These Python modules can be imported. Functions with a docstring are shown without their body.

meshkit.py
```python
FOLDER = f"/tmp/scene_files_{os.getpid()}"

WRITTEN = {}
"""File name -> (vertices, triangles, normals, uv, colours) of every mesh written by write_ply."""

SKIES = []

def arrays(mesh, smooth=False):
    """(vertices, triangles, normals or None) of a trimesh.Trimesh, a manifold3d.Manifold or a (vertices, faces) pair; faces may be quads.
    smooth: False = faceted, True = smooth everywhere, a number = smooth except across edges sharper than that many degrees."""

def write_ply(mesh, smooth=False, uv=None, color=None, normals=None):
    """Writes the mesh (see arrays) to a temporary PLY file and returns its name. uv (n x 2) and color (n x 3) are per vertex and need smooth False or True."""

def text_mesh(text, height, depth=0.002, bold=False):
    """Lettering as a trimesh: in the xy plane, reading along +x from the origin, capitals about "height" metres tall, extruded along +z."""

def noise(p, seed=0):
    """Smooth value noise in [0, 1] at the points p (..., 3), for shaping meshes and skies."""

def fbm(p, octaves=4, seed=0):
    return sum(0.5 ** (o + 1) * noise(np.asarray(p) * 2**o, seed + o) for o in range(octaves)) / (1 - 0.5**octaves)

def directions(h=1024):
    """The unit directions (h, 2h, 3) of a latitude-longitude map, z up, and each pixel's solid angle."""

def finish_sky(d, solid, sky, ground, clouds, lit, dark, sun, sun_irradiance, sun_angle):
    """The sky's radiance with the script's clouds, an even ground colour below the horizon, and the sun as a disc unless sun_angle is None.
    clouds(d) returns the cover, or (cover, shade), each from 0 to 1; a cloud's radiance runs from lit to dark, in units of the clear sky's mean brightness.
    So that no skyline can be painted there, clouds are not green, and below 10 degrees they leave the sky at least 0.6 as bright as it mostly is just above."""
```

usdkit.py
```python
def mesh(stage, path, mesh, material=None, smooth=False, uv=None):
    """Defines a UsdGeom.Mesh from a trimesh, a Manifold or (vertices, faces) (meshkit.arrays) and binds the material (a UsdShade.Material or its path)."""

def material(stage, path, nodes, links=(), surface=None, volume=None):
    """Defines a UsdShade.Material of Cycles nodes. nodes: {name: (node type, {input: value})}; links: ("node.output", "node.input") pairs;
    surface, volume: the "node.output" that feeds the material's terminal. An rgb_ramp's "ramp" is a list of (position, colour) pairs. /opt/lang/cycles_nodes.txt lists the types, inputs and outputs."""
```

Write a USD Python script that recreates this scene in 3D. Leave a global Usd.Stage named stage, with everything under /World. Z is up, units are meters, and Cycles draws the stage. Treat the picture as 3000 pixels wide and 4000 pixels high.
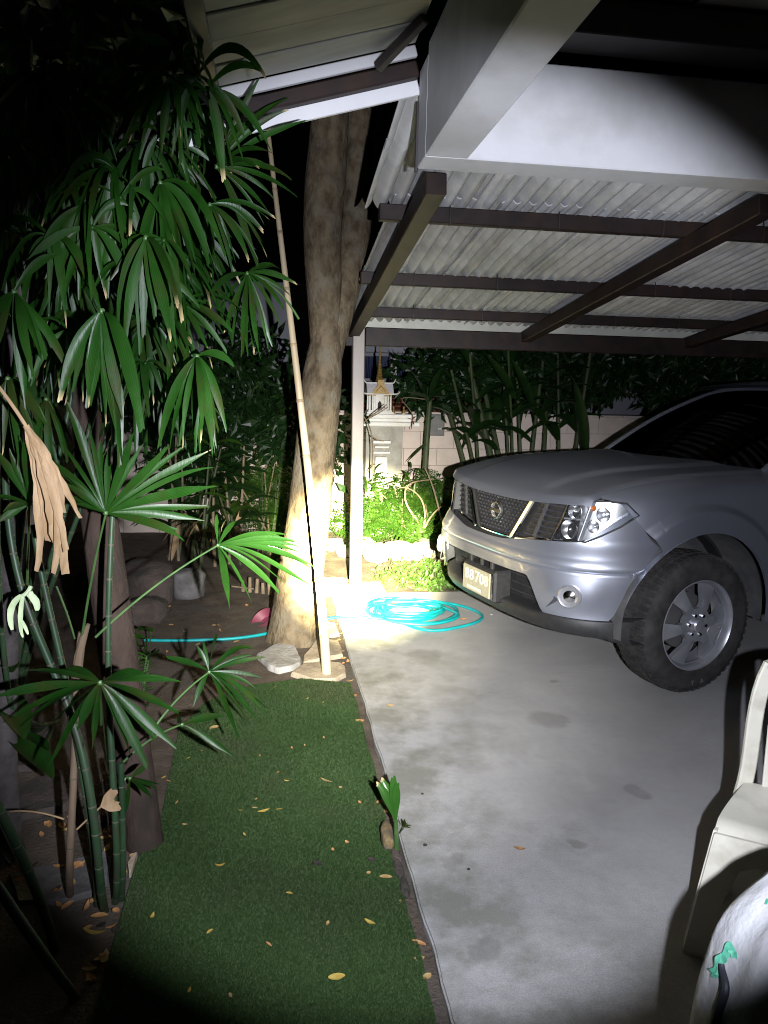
import math
import numpy as np
import trimesh
import manifold3d as m3
import usdkit
import meshkit
from shapely.geometry import Polygon, Point, LineString, box as sbox
from shapely import affinity
from pxr import Gf, Sdf, Usd, UsdGeom, UsdLux, UsdShade, Vt

stage = Usd.Stage.CreateInMemory()
UsdGeom.SetStageUpAxis(stage, UsdGeom.Tokens.z)
UsdGeom.SetStageMetersPerUnit(stage, 1.0)
UsdGeom.Xform.Define(stage, "/World")
UsdGeom.Scope.Define(stage, "/World/Looks")
pi = math.pi
A = np.array


def unit(x):
    x = np.asarray(x, float)
    return x / np.maximum(np.linalg.norm(x, axis=-1, keepdims=True), 1e-12)


# ------------------------------------------------------------------ camera
EYE = A([0.0, 0.0, 1.67])
PITCH, ROLL, FPX = math.radians(9.36), math.radians(1.32), 2889.0
cp, sp, cr, sr = math.cos(PITCH), math.sin(PITCH), math.cos(ROLL), math.sin(ROLL)
FWD = A([0, cp, -sp]); R0 = A([1.0, 0, 0]); U0 = A([0, sp, cp])
RIGHT = cr * R0 + sr * U0; UP = -sr * R0 + cr * U0
cam = UsdGeom.Camera.Define(stage, "/World/camera")
cam.CreateHorizontalApertureAttr(36.0)
cam.CreateVerticalApertureAttr(48.0)
cam.CreateFocalLengthAttr(36.0 * FPX / 3000.0)
cam.CreateClippingRangeAttr((0.05, 500.0))
cam.CreateExposureAttr(0.0)
cam.AddTransformOp().Set(Gf.Matrix4d(*[float(x) for x in (*RIGHT, 0, *UP, 0, *(-FWD), 0, *EYE, 1)]))


def ray(x, y):
    """The direction in which the photograph (3000 x 4000) shows the point x, y: used to survey where things stand."""
    return FWD + (x - 1500) / FPX * RIGHT - (y - 2000) / FPX * UP


def PZ(x, y, z=0.0):
    d = ray(x, y); return EYE + d * ((z - EYE[2]) / d[2])


def PY(x, y, Y):
    d = ray(x, y); return EYE + d * (Y / d[1])


PSI = math.radians(8.5)     # the carport, the slab and the wall run along u (right) and v (away)
U = A([math.cos(PSI), math.sin(PSI), 0]); V = A([-math.sin(PSI), math.cos(PSI), 0]); Z = A([0, 0, 1.0])
O = A([-0.30, 6.0, 0])


def W(u, v, z):
    return O + u * U + v * V + z * Z


def PV(x, y, v):
    d = ray(x, y); k = O @ V + v
    return EYE + d * ((k - EYE @ V) / (d @ V))


TORCH_SPILL, TORCH_WIDE, TORCH_HALO, TORCH_CORE = 155.0, 520.0, 1000.0, 25000.0
# ------------------------------------------------------------------ night sky, moon, the photographer's torch
usdkit.material(stage, "/World/Looks/night_sky", {
    "s": ("sky_texture", {"sky_type": "single_scattering", "sun_disc": False, "sun_elevation": 0.35, "sun_rotation": -0.8}),
    "b": ("background_shader", {"strength": 0.00005})}, [("s.color", "b.color")], surface="b.background")
dome = UsdLux.DomeLight.Define(stage, "/World/sky")
UsdShade.MaterialBindingAPI.Apply(dome.GetPrim()).Bind(UsdShade.Material.Get(stage, "/World/Looks/night_sky"))
dome.GetPrim().SetCustomDataByKey("kind", "structure")


def aim(prim, pos, to):
    z = -unit(A(to, float) - pos); x = unit(np.cross([0, 0, 1.0], z)); y = np.cross(z, x)
    prim.AddTransformOp().Set(Gf.Matrix4d(*[float(q) for q in (*x, 0, *y, 0, *z, 0, *pos, 1)]))


moon = UsdLux.DistantLight.Define(stage, "/World/moon")
moon.CreateIntensityAttr(0.0008); moon.CreateAngleAttr(0.5); moon.CreateNormalizeAttr(True); moon.CreateColorAttr((1.0, 0.95, 0.88))
sd = A([math.sin(-0.8) * math.cos(0.35), math.cos(-0.8) * math.cos(0.35), math.sin(0.35)])
aim(moon, sd * 20, A([0, 0, 0]))

TORCH = EYE + A([0.185, -0.02, -0.025])
HOT = PV(1412, 2165, 0.0)
SPILL = PV(1520, 2060, 0.0)
for nm, target, half, soft, power, col in (
        ("torch_spill", SPILL, 35.4, 0.28, TORCH_SPILL, (0.84, 0.87, 1.0)),
        ("torch_wide", HOT, 25.0, 1.0, TORCH_WIDE, (0.92, 0.92, 0.93)),
        ("torch_halo", HOT, 14.0, 1.0, TORCH_HALO, (1.0, 0.93, 0.74)),
        ("torch_core", HOT, 7.6, 1.0, TORCH_CORE, (1.0, 0.91, 0.55))):
    L = UsdLux.SphereLight.Define(stage, "/World/" + nm)
    L.CreateRadiusAttr(0.012); L.CreateNormalizeAttr(True); L.CreateIntensityAttr(power); L.CreateColorAttr(col)
    sh = UsdLux.ShapingAPI.Apply(L.GetPrim())
    sh.CreateShapingConeAngleAttr(half); sh.CreateShapingConeSoftnessAttr(soft)
    aim(L, TORCH, target)

# ------------------------------------------------------------------ helpers: names, things, parts
used = {}


def numbered(parent, name):
    k = (str(parent), name); n = used.get(k, 0); used[k] = n + 1
    return f"{parent}/{name}" + (f"_{n:03d}" if n else "")


def tag(prim, label=None, cat=None, group=None, kind=None):
    for k, v in (("label", label), ("category", cat), ("group", group), ("kind", kind)):
        if v:
            prim.SetCustomDataByKey(k, v)
    return prim


class Thing:
    def __init__(s, name, label, cat, loc=(0, 0, 0), group=None):
        s.path = numbered("/World", name); s.loc = A(loc, float)
        x = UsdGeom.Xform.Define(stage, s.path); x.AddTranslateOp().Set(Gf.Vec3d(*map(float, loc)))
        tag(x.GetPrim(), label, cat, group); s.prim = x.GetPrim()


def arr(mesh):
    v, f, n = meshkit.arrays(mesh)
    return np.array(v, float), np.array(f, int)


def obj(name, mesh, mat, parent=None, smooth=30, label=None, cat=None, group=None, kind=None, attr=None):
    """One Mesh prim in world coordinates. parent: a Thing, or (Thing, path of one of its parts)."""
    v, f = arr(mesh)
    if parent is None:
        base, off = "/World", A([(v[:, 0].min() + v[:, 0].max()) / 2, (v[:, 1].min() + v[:, 1].max()) / 2, v[:, 2].min()]) if kind != "structure" else A([0, 0, 0.0])
    elif isinstance(parent, Thing):
        base, off = parent.path, parent.loc
    else:
        base, off = parent[1], parent[0].loc
    path = numbered(base, name)
    m = usdkit.mesh(stage, path, (v - off, f), "/World/Looks/" + mat, smooth=smooth)
    if parent is None and kind != "structure":
        m.AddTranslateOp().Set(Gf.Vec3d(*map(float, off)))
    if attr:
        for k, a in attr.items():
            UsdGeom.PrimvarsAPI(m).CreatePrimvar(k, Sdf.ValueTypeNames.FloatArray, "vertex").Set(Vt.FloatArray.FromNumpy(np.asarray(a, np.float32)))
    tag(m.GetPrim(), label, cat, group, kind)
    return path


def cat_(ms):
    vs, fs, n = [], [], 0
    for m in ms:
        v, f = arr(m); vs.append(v); fs.append(f + n); n += len(v)
    return (np.vstack(vs), np.vstack(fs))


# ------------------------------------------------------------------ helpers: shapes
def frame(d, ref=None):
    d = unit(d); ref = A([0, 0, 1.0]) if ref is None else ref
    if abs(d @ ref) > 0.97:
        ref = A([0, 1.0, 0])
    x = unit(np.cross(ref, d)); return x, np.cross(d, x), d


BOXV = A([[-1, -1, -1], [1, -1, -1], [1, 1, -1], [-1, 1, -1], [-1, -1, 1], [1, -1, 1], [1, 1, 1], [-1, 1, 1]], float) / 2
BOXF = A([[0, 2, 1], [0, 3, 2], [4, 5, 6], [4, 6, 7], [0, 1, 5], [0, 5, 4], [1, 2, 6], [1, 6, 5], [2, 3, 7], [2, 7, 6], [3, 0, 4], [3, 4, 7]])


def bevelbox(c, s, ax=(A([1.0, 0, 0]), A([0, 1.0, 0]), A([0, 0, 1.0])), r=0.0):
    """A box about c with sizes s along the axes ax; r chamfers its edges."""
    s = A(s, float)
    if r <= 0:
        v = BOXV * s; f = BOXF
    else:
        pts = []
        for sx in (-1, 1):
            for sy in (-1, 1):
                for sz in (-1, 1):
                    q = A([sx, sy, sz]) * s / 2
                    for k in range(3):
                        e = A([sx, sy, sz], float) * r; e[k] = 0; pts.append(q - e)
        h = trimesh.convex.convex_hull(A(pts)); v, f = A(h.vertices), A(h.faces)
    return (A(c, float) + v @ np.stack(ax), f)


def bar(p, q, w, h, r=0.0, up=None):
    """A square bar from p to q, w wide and h high."""
    p, q = A(p, float), A(q, float); x, y, d = frame(q - p, up)
    return bevelbox((p + q) / 2, (w, h, np.linalg.norm(q - p)), (x, y, d), r)


def tube(pts, rad, n=10, caps=True, squash=1.0):
    pts = A(pts, float); rad = np.broadcast_to(np.asarray(rad, float), len(pts))
    t = np.gradient(pts, axis=0); t = unit(t)
    x, y, _ = frame(t[0]); vs = []
    a = np.arange(n) / n * 2 * pi
    for i in range(len(pts)):
        x = unit(x - (x @ t[i]) * t[i]); y = np.cross(t[i], x)
        vs.append(pts[i] + rad[i] * (np.cos(a)[:, None] * x + squash * np.sin(a)[:, None] * y))
    v = np.vstack(vs); k = len(pts); f = []
    i = np.arange(k - 1)[:, None] * n; j = np.arange(n)[None]; j2 = (j + 1) % n
    q = np.stack([i + j, i + j2, i + n + j2, i + n + j], -1).reshape(-1, 4)
    f = np.vstack([q[:, [0, 1, 2]], q[:, [0, 2, 3]]])
    if caps:
        v = np.vstack([v, pts[0], pts[-1]]); c0, c1 = len(v) - 2, len(v) - 1; j = np.arange(n)
        f = np.vstack([f, np.stack([np.full(n, c0), (j + 1) % n, j], 1), np.stack([np.full(n, c1), (k - 1) * n + j, (k - 1) * n + (j + 1) % n], 1)])
    return (v, f)


def spline(pts, n):
    from scipy.interpolate import CubicSpline, interp1d
    pts = A(pts, float); d = np.r_[0, np.cumsum(np.linalg.norm(np.diff(pts, axis=0), axis=1))]
    return (CubicSpline(d, pts) if len(pts) > 2 else interp1d(d, pts, axis=0))(np.linspace(0, d[-1], n))


def grid(P, closed=False, flip=False):
    """P: rows x columns x 3 points as a sheet."""
    P = A(P, float); r, c = P.shape[:2]
    i, j = np.meshgrid(np.arange(r - 1), np.arange(c if closed else c - 1), indexing="ij"); i, j = i.ravel(), j.ravel(); j2 = (j + 1) % c
    q = np.stack([i * c + j, i * c + j2, (i + 1) * c + j2, (i + 1) * c + j], 1)
    f = np.vstack([q[:, [0, 1, 2]], q[:, [0, 2, 3]]])
    return (P.reshape(-1, 3), f[:, ::-1] if flip else f)


def lathe(prof, c, axis=(0, 0, 1), n=32, ref=None):
    prof = A(prof, float); x, y, d = frame(A(axis, float), ref); a = np.arange(n) / n * 2 * pi
    P = A(c, float) + prof[:, 0, None, None] * (np.cos(a)[None, :, None] * x + np.sin(a)[None, :, None] * y) + prof[:, 1, None, None] * d
    return grid(P, closed=True)


def extrude(poly, h, origin=(0, 0, 0), ax=(A([1.0, 0, 0]), A([0, 1.0, 0]), A([0, 0, 1.0]))):
    ms = [trimesh.creation.extrude_polygon(g, h, engine="earcut") for g in getattr(poly, "geoms", [poly]) if g.area > 1e-9]
    v, f = cat_([(m.vertices, m.faces) for m in ms])
    if np.dot(np.cross(ax[0], ax[1]), ax[2]) < 0:
        f = f[:, ::-1]
    return (A(origin, float) + v @ np.stack(ax), f)


def rock(c, s, seed, rot=0.0, sub=2, rough=0.35, flat=0.0):
    m = trimesh.creation.icosphere(sub); v = A(m.vertices)
    v = v * (1 + rough * (meshkit.fbm(v * 1.3 + seed * 7.3, 3, seed)[:, None] - 0.5) * 2)
    if flat:
        v[:, 2] = np.sign(v[:, 2]) * np.abs(v[:, 2]) ** flat
    v = v * A(s); ca, sa = math.cos(rot), math.sin(rot)
    v = v @ A([[ca, sa, 0], [-sa, ca, 0], [0, 0, 1]])
    return (v + A(c), A(m.faces))


def slabstone(px, z, th, seed, zf=None):
    """A flat stone whose outline the photograph shows as the pixels px, top at height z."""
    p = A([PZ(x, y, z)[:2] for x, y in px]); poly = Polygon(p).buffer(0.012).buffer(-0.018)
    poly = Polygon(poly.exterior.coords).simplify(0.004)
    L = poly.exterior.length; n = max(24, int(L / 0.018))
    b = A([poly.exterior.interpolate(i * L / n).coords[0] for i in range(n)])
    cc = A(poly.centroid.coords[0]); b = cc + (b - cc) * (1 + 0.10 * (meshkit.fbm(np.c_[b * 14, np.full(n, seed * 3.1)], 3, seed) - 0.5))[:, None]
    cen = A(poly.centroid.coords[0])
    rings = []
    for k, (sc, dz) in enumerate(((1.03, -th), (1.0, -0.012), (0.95, 0.0), (0.6, 0.0), (0.25, 0.0))):
        r = cen + (b - cen) * sc
        zz = z + dz + 0.016 * (meshkit.fbm(np.c_[r * 9, np.full(len(r), seed)], 3, seed) - 0.5) * (k > 0)
        rings.append(np.c_[r, zz])
    P = A(rings); v, f = grid(P, closed=True)
    n = len(b); v = np.vstack([v, [*cen, z]]); j = np.arange(n)
    f = np.vstack([f, np.stack([np.full(n, len(v) - 1), 4 * n + j, 4 * n + (j + 1) % n], 1)])
    t = trimesh.Trimesh(v, f, process=False); t.fix_normals()
    return (A(t.vertices), A(t.faces))


# ------------------------------------------------------------------ materials
def mat(name, c1, c2=None, scale=5.0, lo=0.35, hi=0.65, rough=0.6, bump=0.0, bscale=60.0, bdist=0.01, metal=0.0, spec=0.5, coat=0.0,
        stretch=(1, 1, 1), detail=5, local=False, rough2=None, trans=None, c3=None, s3=1.0, vary=0.0, tip=None, sheen=0.0, bstretch=None, coat_rough=0.05):
    n = {"p": ("principled_bsdf", {"roughness": rough, "metallic": metal, "specular_ior_level": spec, "coat_weight": coat, "coat_roughness": coat_rough, "sheen_weight": sheen})}
    l = []
    n["g"] = ("texture_coordinate", {}) if local else ("geometry", {})
    src = "g.object" if local else "g.position"
    n["m"] = ("mapping", {"scale": stretch}); l.append((src, "m.vector"))
    if c2 is not None:
        n["n"] = ("noise_texture", {"scale": scale, "detail": detail, "roughness": 0.6}); l.append(("m.vector", "n.vector"))
        n["r"] = ("rgb_ramp", {"ramp": [(0, c1), (lo, c1), (hi, c2), (1, c2)]}); l.append(("n.fac", "r.fac"))
        out = "r.color"
    else:
        n["r"] = ("color", {"value": c1}); out = "r.color"
    if c3 is not None:
        n["n3"] = ("noise_texture", {"scale": s3, "detail": 4, "roughness": 0.55}); l.append((src, "n3.vector"))
        n["k3"] = ("map_range", {"from_min": 0.5, "from_max": 0.68, "clamp": True}); l.append(("n3.fac", "k3.value"))
        n["x3"] = ("mix_color", {"b": c3}); l += [("k3.result", "x3.fac"), (out, "x3.a")]; out = "x3.result"
    if vary:
        n["oi"] = ("geometry", {}); n["hv"] = ("hsv", {"saturation": 1.0, "fac": 1.0})
        n["vm"] = ("map_range", {"to_min": 1 - vary, "to_max": 1 + vary}); l += [("oi.random_per_island", "vm.value"), ("vm.result", "hv.value"), (out, "hv.color")]; out = "hv.color"
    if tip is not None:
        n["at"] = ("attribute", {"attribute": "tip"}); n["rb"] = ("attribute", {"attribute": "rib"}); n["rm"] = ("math", {"math_type": "multiply", "value2": 22.0}); n["rs"] = ("math", {"math_type": "sine"})
        n["rk"] = ("map_range", {"from_min": -1.0, "from_max": 1.0, "to_min": 0.68, "to_max": 1.12}); n["rx"] = ("mix_color", {"blend_type": "multiply", "fac": 1.0})
        l += [("rb.fac", "rm.value1"), ("rm.value", "rs.value1"), ("rs.value", "rk.value"), (out, "rx.a"), ("rk.result", "rx.b")]; out = "rx.result"
        n["xt"] = ("mix_color", {"b": tip}); l += [("at.fac", "xt.fac"), (out, "xt.a")]; out = "xt.result"
    l.append((out, "p.base_color"))
    if rough2 is not None:
        n["rr"] = ("map_range", {"to_min": rough, "to_max": rough2, "from_min": 0.3, "from_max": 0.7, "clamp": True})
        if "n" not in n:
            n["n"] = ("noise_texture", {"scale": scale, "detail": detail}); l.append(("m.vector", "n.vector"))
        l += [("n.fac", "rr.value"), ("rr.result", "p.roughness")]
    if bump:
        n["m2"] = ("mapping", {"scale": bstretch or stretch}); l.append((src, "m2.vector"))
        n["b"] = ("noise_texture", {"scale": bscale, "detail": 4, "roughness": 0.6}); n["bp"] = ("bump", {"strength": bump, "distance": bdist})
        l += [("m2.vector", "b.vector"), ("b.fac", "bp.height"), ("bp.normal", "p.normal")]
    surf = "p.BSDF"
    if trans is not None:
        n["t"] = ("translucent_bsdf", {"color": trans}); n["mx"] = ("mix_closure", {"fac": 0.3}); l += [("p.BSDF", "mx.closure1"), ("t.BSDF", "mx.closure2")]
        surf = "mx.closure"
    usdkit.material(stage, "/World/Looks/" + name, n, l, surface=surf)
    return name


mat("soil", (0.075, 0.058, 0.045), (0.13, 0.105, 0.08), scale=7, rough=0.95, bump=0.8, bscale=70, bdist=0.012, c3=(0.10, 0.088, 0.075), s3=1.6, spec=0.2)
mat("turf_base", (0.032, 0.066, 0.020), (0.048, 0.092, 0.030), scale=60, rough=0.9, bump=0.8, bscale=220, bdist=0.01, spec=0.1)
mat("turf_blade", (0.072, 0.138, 0.042), (0.112, 0.190, 0.065), scale=2.2, lo=0.3, hi=0.7, rough=0.65, spec=0.15, vary=0.4, trans=(0.03, 0.07, 0.015), c3=(0.105, 0.13, 0.06), s3=1.7)
mat("painted_wall", (0.48, 0.48, 0.49), (0.55, 0.55, 0.56), scale=2.5, rough=0.8, bump=0.25, bscale=90, bdist=0.003, spec=0.25, c3=(0.42, 0.42, 0.41), s3=3)
mat("white_board", (0.52, 0.52, 0.54), (0.6, 0.6, 0.6), scale=4, rough=0.6, spec=0.3)
mat("brown_steel", (0.012, 0.0075, 0.007), (0.024, 0.015, 0.0135), scale=9, rough=0.55, spec=0.3, bump=0.15, bscale=120, bdist=0.002, c3=(0.03, 0.017, 0.011), s3=7)
mat("post_steel", (0.20, 0.165, 0.145), (0.27, 0.23, 0.20), scale=9, rough=0.45, spec=0.5, stretch=(1, 1, 0.2))
mat("dark_steel", (0.018, 0.014, 0.013), (0.035, 0.028, 0.026), scale=9, rough=0.5)

mat("fascia_pale", (0.42, 0.42, 0.37), (0.52, 0.52, 0.46), scale=5, rough=0.7)
mat("soffit_board", (0.30, 0.30, 0.26), (0.40, 0.40, 0.35), scale=4, rough=0.75, stretch=(0.5, 3, 1))
mat("grey_sheet", (0.30, 0.27, 0.26), (0.40, 0.36, 0.35), scale=3, rough=0.8)
mat("bark", (0.070, 0.052, 0.031), (0.160, 0.125, 0.080), scale=16, lo=0.36, hi=0.62, rough=0.92, bump=1.0, bscale=36, bdist=0.014, stretch=(1, 1, 0.6), spec=0.15, c3=(0.155, 0.135, 0.098), s3=8, detail=9)
mat("smooth_trunk", (0.034, 0.023, 0.018), (0.058, 0.041, 0.033), scale=14, rough=0.92, bump=0.8, bscale=60, bdist=0.007, spec=0.15, stretch=(1, 1, 0.4), c3=(0.03, 0.026, 0.02), s3=5)
mat("grey_trunk", (0.035, 0.03, 0.029), (0.07, 0.06, 0.057), scale=14, rough=0.9, bump=0.8, bscale=50, bdist=0.006)
mat("bamboo", (0.42, 0.33, 0.20), (0.56, 0.46, 0.30), scale=14, rough=0.5, stretch=(1, 1, 0.08))
mat("bamboo_node", (0.26, 0.19, 0.11), (0.4, 0.3, 0.18), scale=30, rough=0.6)
mat("cane_green", (0.014, 0.036, 0.016), (0.030, 0.060, 0.026), scale=18, rough=0.45, spec=0.35, stretch=(1, 1, 0.3), c3=(0.03, 0.035, 0.022), s3=16)
mat("cane_brown", (0.085, 0.055, 0.034), (0.15, 0.105, 0.065), scale=25, rough=0.85, stretch=(1, 1, 0.15), bump=0.7, bscale=80, bdist=0.004)
mat("node_ring", (0.045, 0.05, 0.03), (0.09, 0.08, 0.05), scale=40, rough=0.8)
LEAFT = (0.52, 0.40, 0.20)
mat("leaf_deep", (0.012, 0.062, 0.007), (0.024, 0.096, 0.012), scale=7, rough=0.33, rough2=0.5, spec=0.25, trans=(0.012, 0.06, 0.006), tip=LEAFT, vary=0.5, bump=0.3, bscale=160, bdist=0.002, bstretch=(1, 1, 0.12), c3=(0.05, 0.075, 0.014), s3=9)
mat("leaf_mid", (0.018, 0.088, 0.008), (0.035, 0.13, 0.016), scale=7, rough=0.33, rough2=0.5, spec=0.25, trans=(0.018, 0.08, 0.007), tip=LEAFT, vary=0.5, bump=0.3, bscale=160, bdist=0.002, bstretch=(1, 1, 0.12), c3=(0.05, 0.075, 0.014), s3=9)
mat("leaf_fresh", (0.025, 0.095, 0.012), (0.04, 0.13, 0.018), scale=9, rough=0.27, spec=0.3, trans=(0.03, 0.11, 0.01), tip=LEAFT, vary=0.22, bump=0.25, bscale=160, bdist=0.002, bstretch=(1, 1, 0.12))
mat("petiole", (0.030, 0.075, 0.020), (0.055, 0.11, 0.03), scale=20, rough=0.45)
mat("dry_leaf", (0.34, 0.22, 0.11), (0.47, 0.33, 0.19), scale=14, rough=0.75, stretch=(3, 3, 0.6), trans=(0.2, 0.13, 0.06))
mat("wilted_leaf", (0.34, 0.44, 0.24), (0.48, 0.56, 0.34), scale=30, rough=0.6)
mat("litter_tan", (0.30, 0.19, 0.07), (0.42, 0.30, 0.13), scale=60, rough=0.7)
mat("litter_yellow", (0.36, 0.24, 0.035), (0.46, 0.34, 0.08), scale=60, rough=0.7)
mat("litter_orange", (0.36, 0.17, 0.06), (0.48, 0.26, 0.10), scale=60, rough=0.7)
mat("litter_dark", (0.02, 0.018, 0.015), (0.04, 0.03, 0.025), scale=60, rough=0.9)
mat("shrub_leaf", (0.045, 0.135, 0.012), (0.105, 0.24, 0.028), scale=3, rough=0.45, trans=(0.08, 0.22, 0.02), vary=0.55)
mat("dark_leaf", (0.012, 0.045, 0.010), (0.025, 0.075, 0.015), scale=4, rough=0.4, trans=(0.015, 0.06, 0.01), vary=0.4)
mat("cover_leaf", (0.06, 0.16, 0.02), (0.12, 0.24, 0.04), scale=6, rough=0.55, trans=(0.08, 0.2, 0.02), vary=0.4)
mat("stem_brown", (0.13, 0.095, 0.06), (0.22, 0.17, 0.11), scale=20, rough=0.85)
mat("stem_green", (0.028, 0.042, 0.016), (0.055, 0.07, 0.028), scale=16, rough=0.6, spec=0.3, stretch=(1, 1, 0.2))
mat("pink_render", (0.54, 0.45, 0.40), (0.62, 0.53, 0.475), scale=3, rough=0.9, bump=0.35, bscale=60, bdist=0.004, spec=0.2, c3=(0.46, 0.395, 0.345), s3=1.8)
mat("mortar", (0.46, 0.385, 0.345), (0.52, 0.44, 0.40), scale=20, rough=0.95)
mat("white_plaster", (0.72, 0.71, 0.68), (0.80, 0.79, 0.76), scale=6, rough=0.7, c3=(0.62, 0.58, 0.5), s3=3)
mat("gold_paint", (0.20, 0.125, 0.03), (0.32, 0.21, 0.06), scale=30, rough=0.45, metal=0.3)
mat("dark_hollow", (0.03, 0.025, 0.02), rough=0.9)
mat("roof_tile_white", (0.55, 0.54, 0.56), (0.66, 0.64, 0.66), scale=20, rough=0.5)
mat("red_tile", (0.15, 0.035, 0.02), (0.22, 0.06, 0.03), scale=10, rough=0.8)
mat("blue_tarp", (0.012, 0.02, 0.07), (0.02, 0.032, 0.10), scale=5, rough=0.6, bump=0.4, bscale=12, bdist=0.02)
mat("far_wall", (0.36, 0.37, 0.42), (0.44, 0.45, 0.5), scale=2, rough=0.8)
mat("far_window", (0.04, 0.045, 0.06), (0.06, 0.065, 0.08), scale=5, rough=0.2)
mat("grey_box", (0.13, 0.13, 0.12), (0.18, 0.175, 0.16), scale=8, rough=0.6)
mat("stone_grey", (0.26, 0.25, 0.23), (0.38, 0.365, 0.34), scale=10, rough=0.9, bump=0.7, bscale=35, bdist=0.01, c3=(0.2, 0.19, 0.16), s3=4)
mat("stone_dim", (0.085, 0.08, 0.08), (0.15, 0.145, 0.145), scale=8, rough=0.9, bump=0.7, bscale=40, bdist=0.008, c3=(0.06, 0.055, 0.05), s3=5)
mat("stone_tan", (0.28, 0.225, 0.155), (0.40, 0.33, 0.235), scale=9, rough=0.9, bump=0.7, bscale=35, bdist=0.01, c3=(0.2, 0.165, 0.12), s3=4)
mat("stone_brown", (0.05, 0.036, 0.03), (0.085, 0.064, 0.054), scale=8, rough=0.92, bump=0.9, bscale=40, bdist=0.012, c3=(0.04, 0.038, 0.03), s3=6)
mat("stone_pale", (0.27, 0.255, 0.225), (0.40, 0.385, 0.34), scale=7, rough=0.9, bump=0.7, bscale=30, bdist=0.012)
mat("brick_old", (0.11, 0.075, 0.035), (0.19, 0.135, 0.06), scale=22, rough=0.95, bump=0.9, bscale=60, bdist=0.008, c3=(0.07, 0.06, 0.045), s3=18)
mat("terracotta", (0.28, 0.13, 0.08), (0.36, 0.18, 0.11), scale=12, rough=0.85)
mat("pink_plastic", (0.16, 0.035, 0.06), rough=0.6)
mat("black_plastic", (0.012, 0.012, 0.013), (0.02, 0.02, 0.021), scale=40, rough=0.55)
mat("hose_rubber", (0.0, 0.25, 0.27), (0.01, 0.33, 0.34), scale=12, rough=0.45)
mat("chair_plastic", (0.56, 0.54, 0.45), (0.63, 0.61, 0.52), scale=5, rough=0.45, spec=0.4, c3=(0.48, 0.455, 0.37), s3=11)
mat("sack_white", (0.40, 0.405, 0.42), (0.47, 0.475, 0.49), scale=5, rough=0.7, spec=0.15, bump=0.5, bscale=14, bdist=0.014)
mat("sack_print", (0.04, 0.24, 0.15), (0.10, 0.38, 0.26), scale=40, rough=0.6)
mat("cord_black", (0.02, 0.022, 0.03), rough=0.5)
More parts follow.
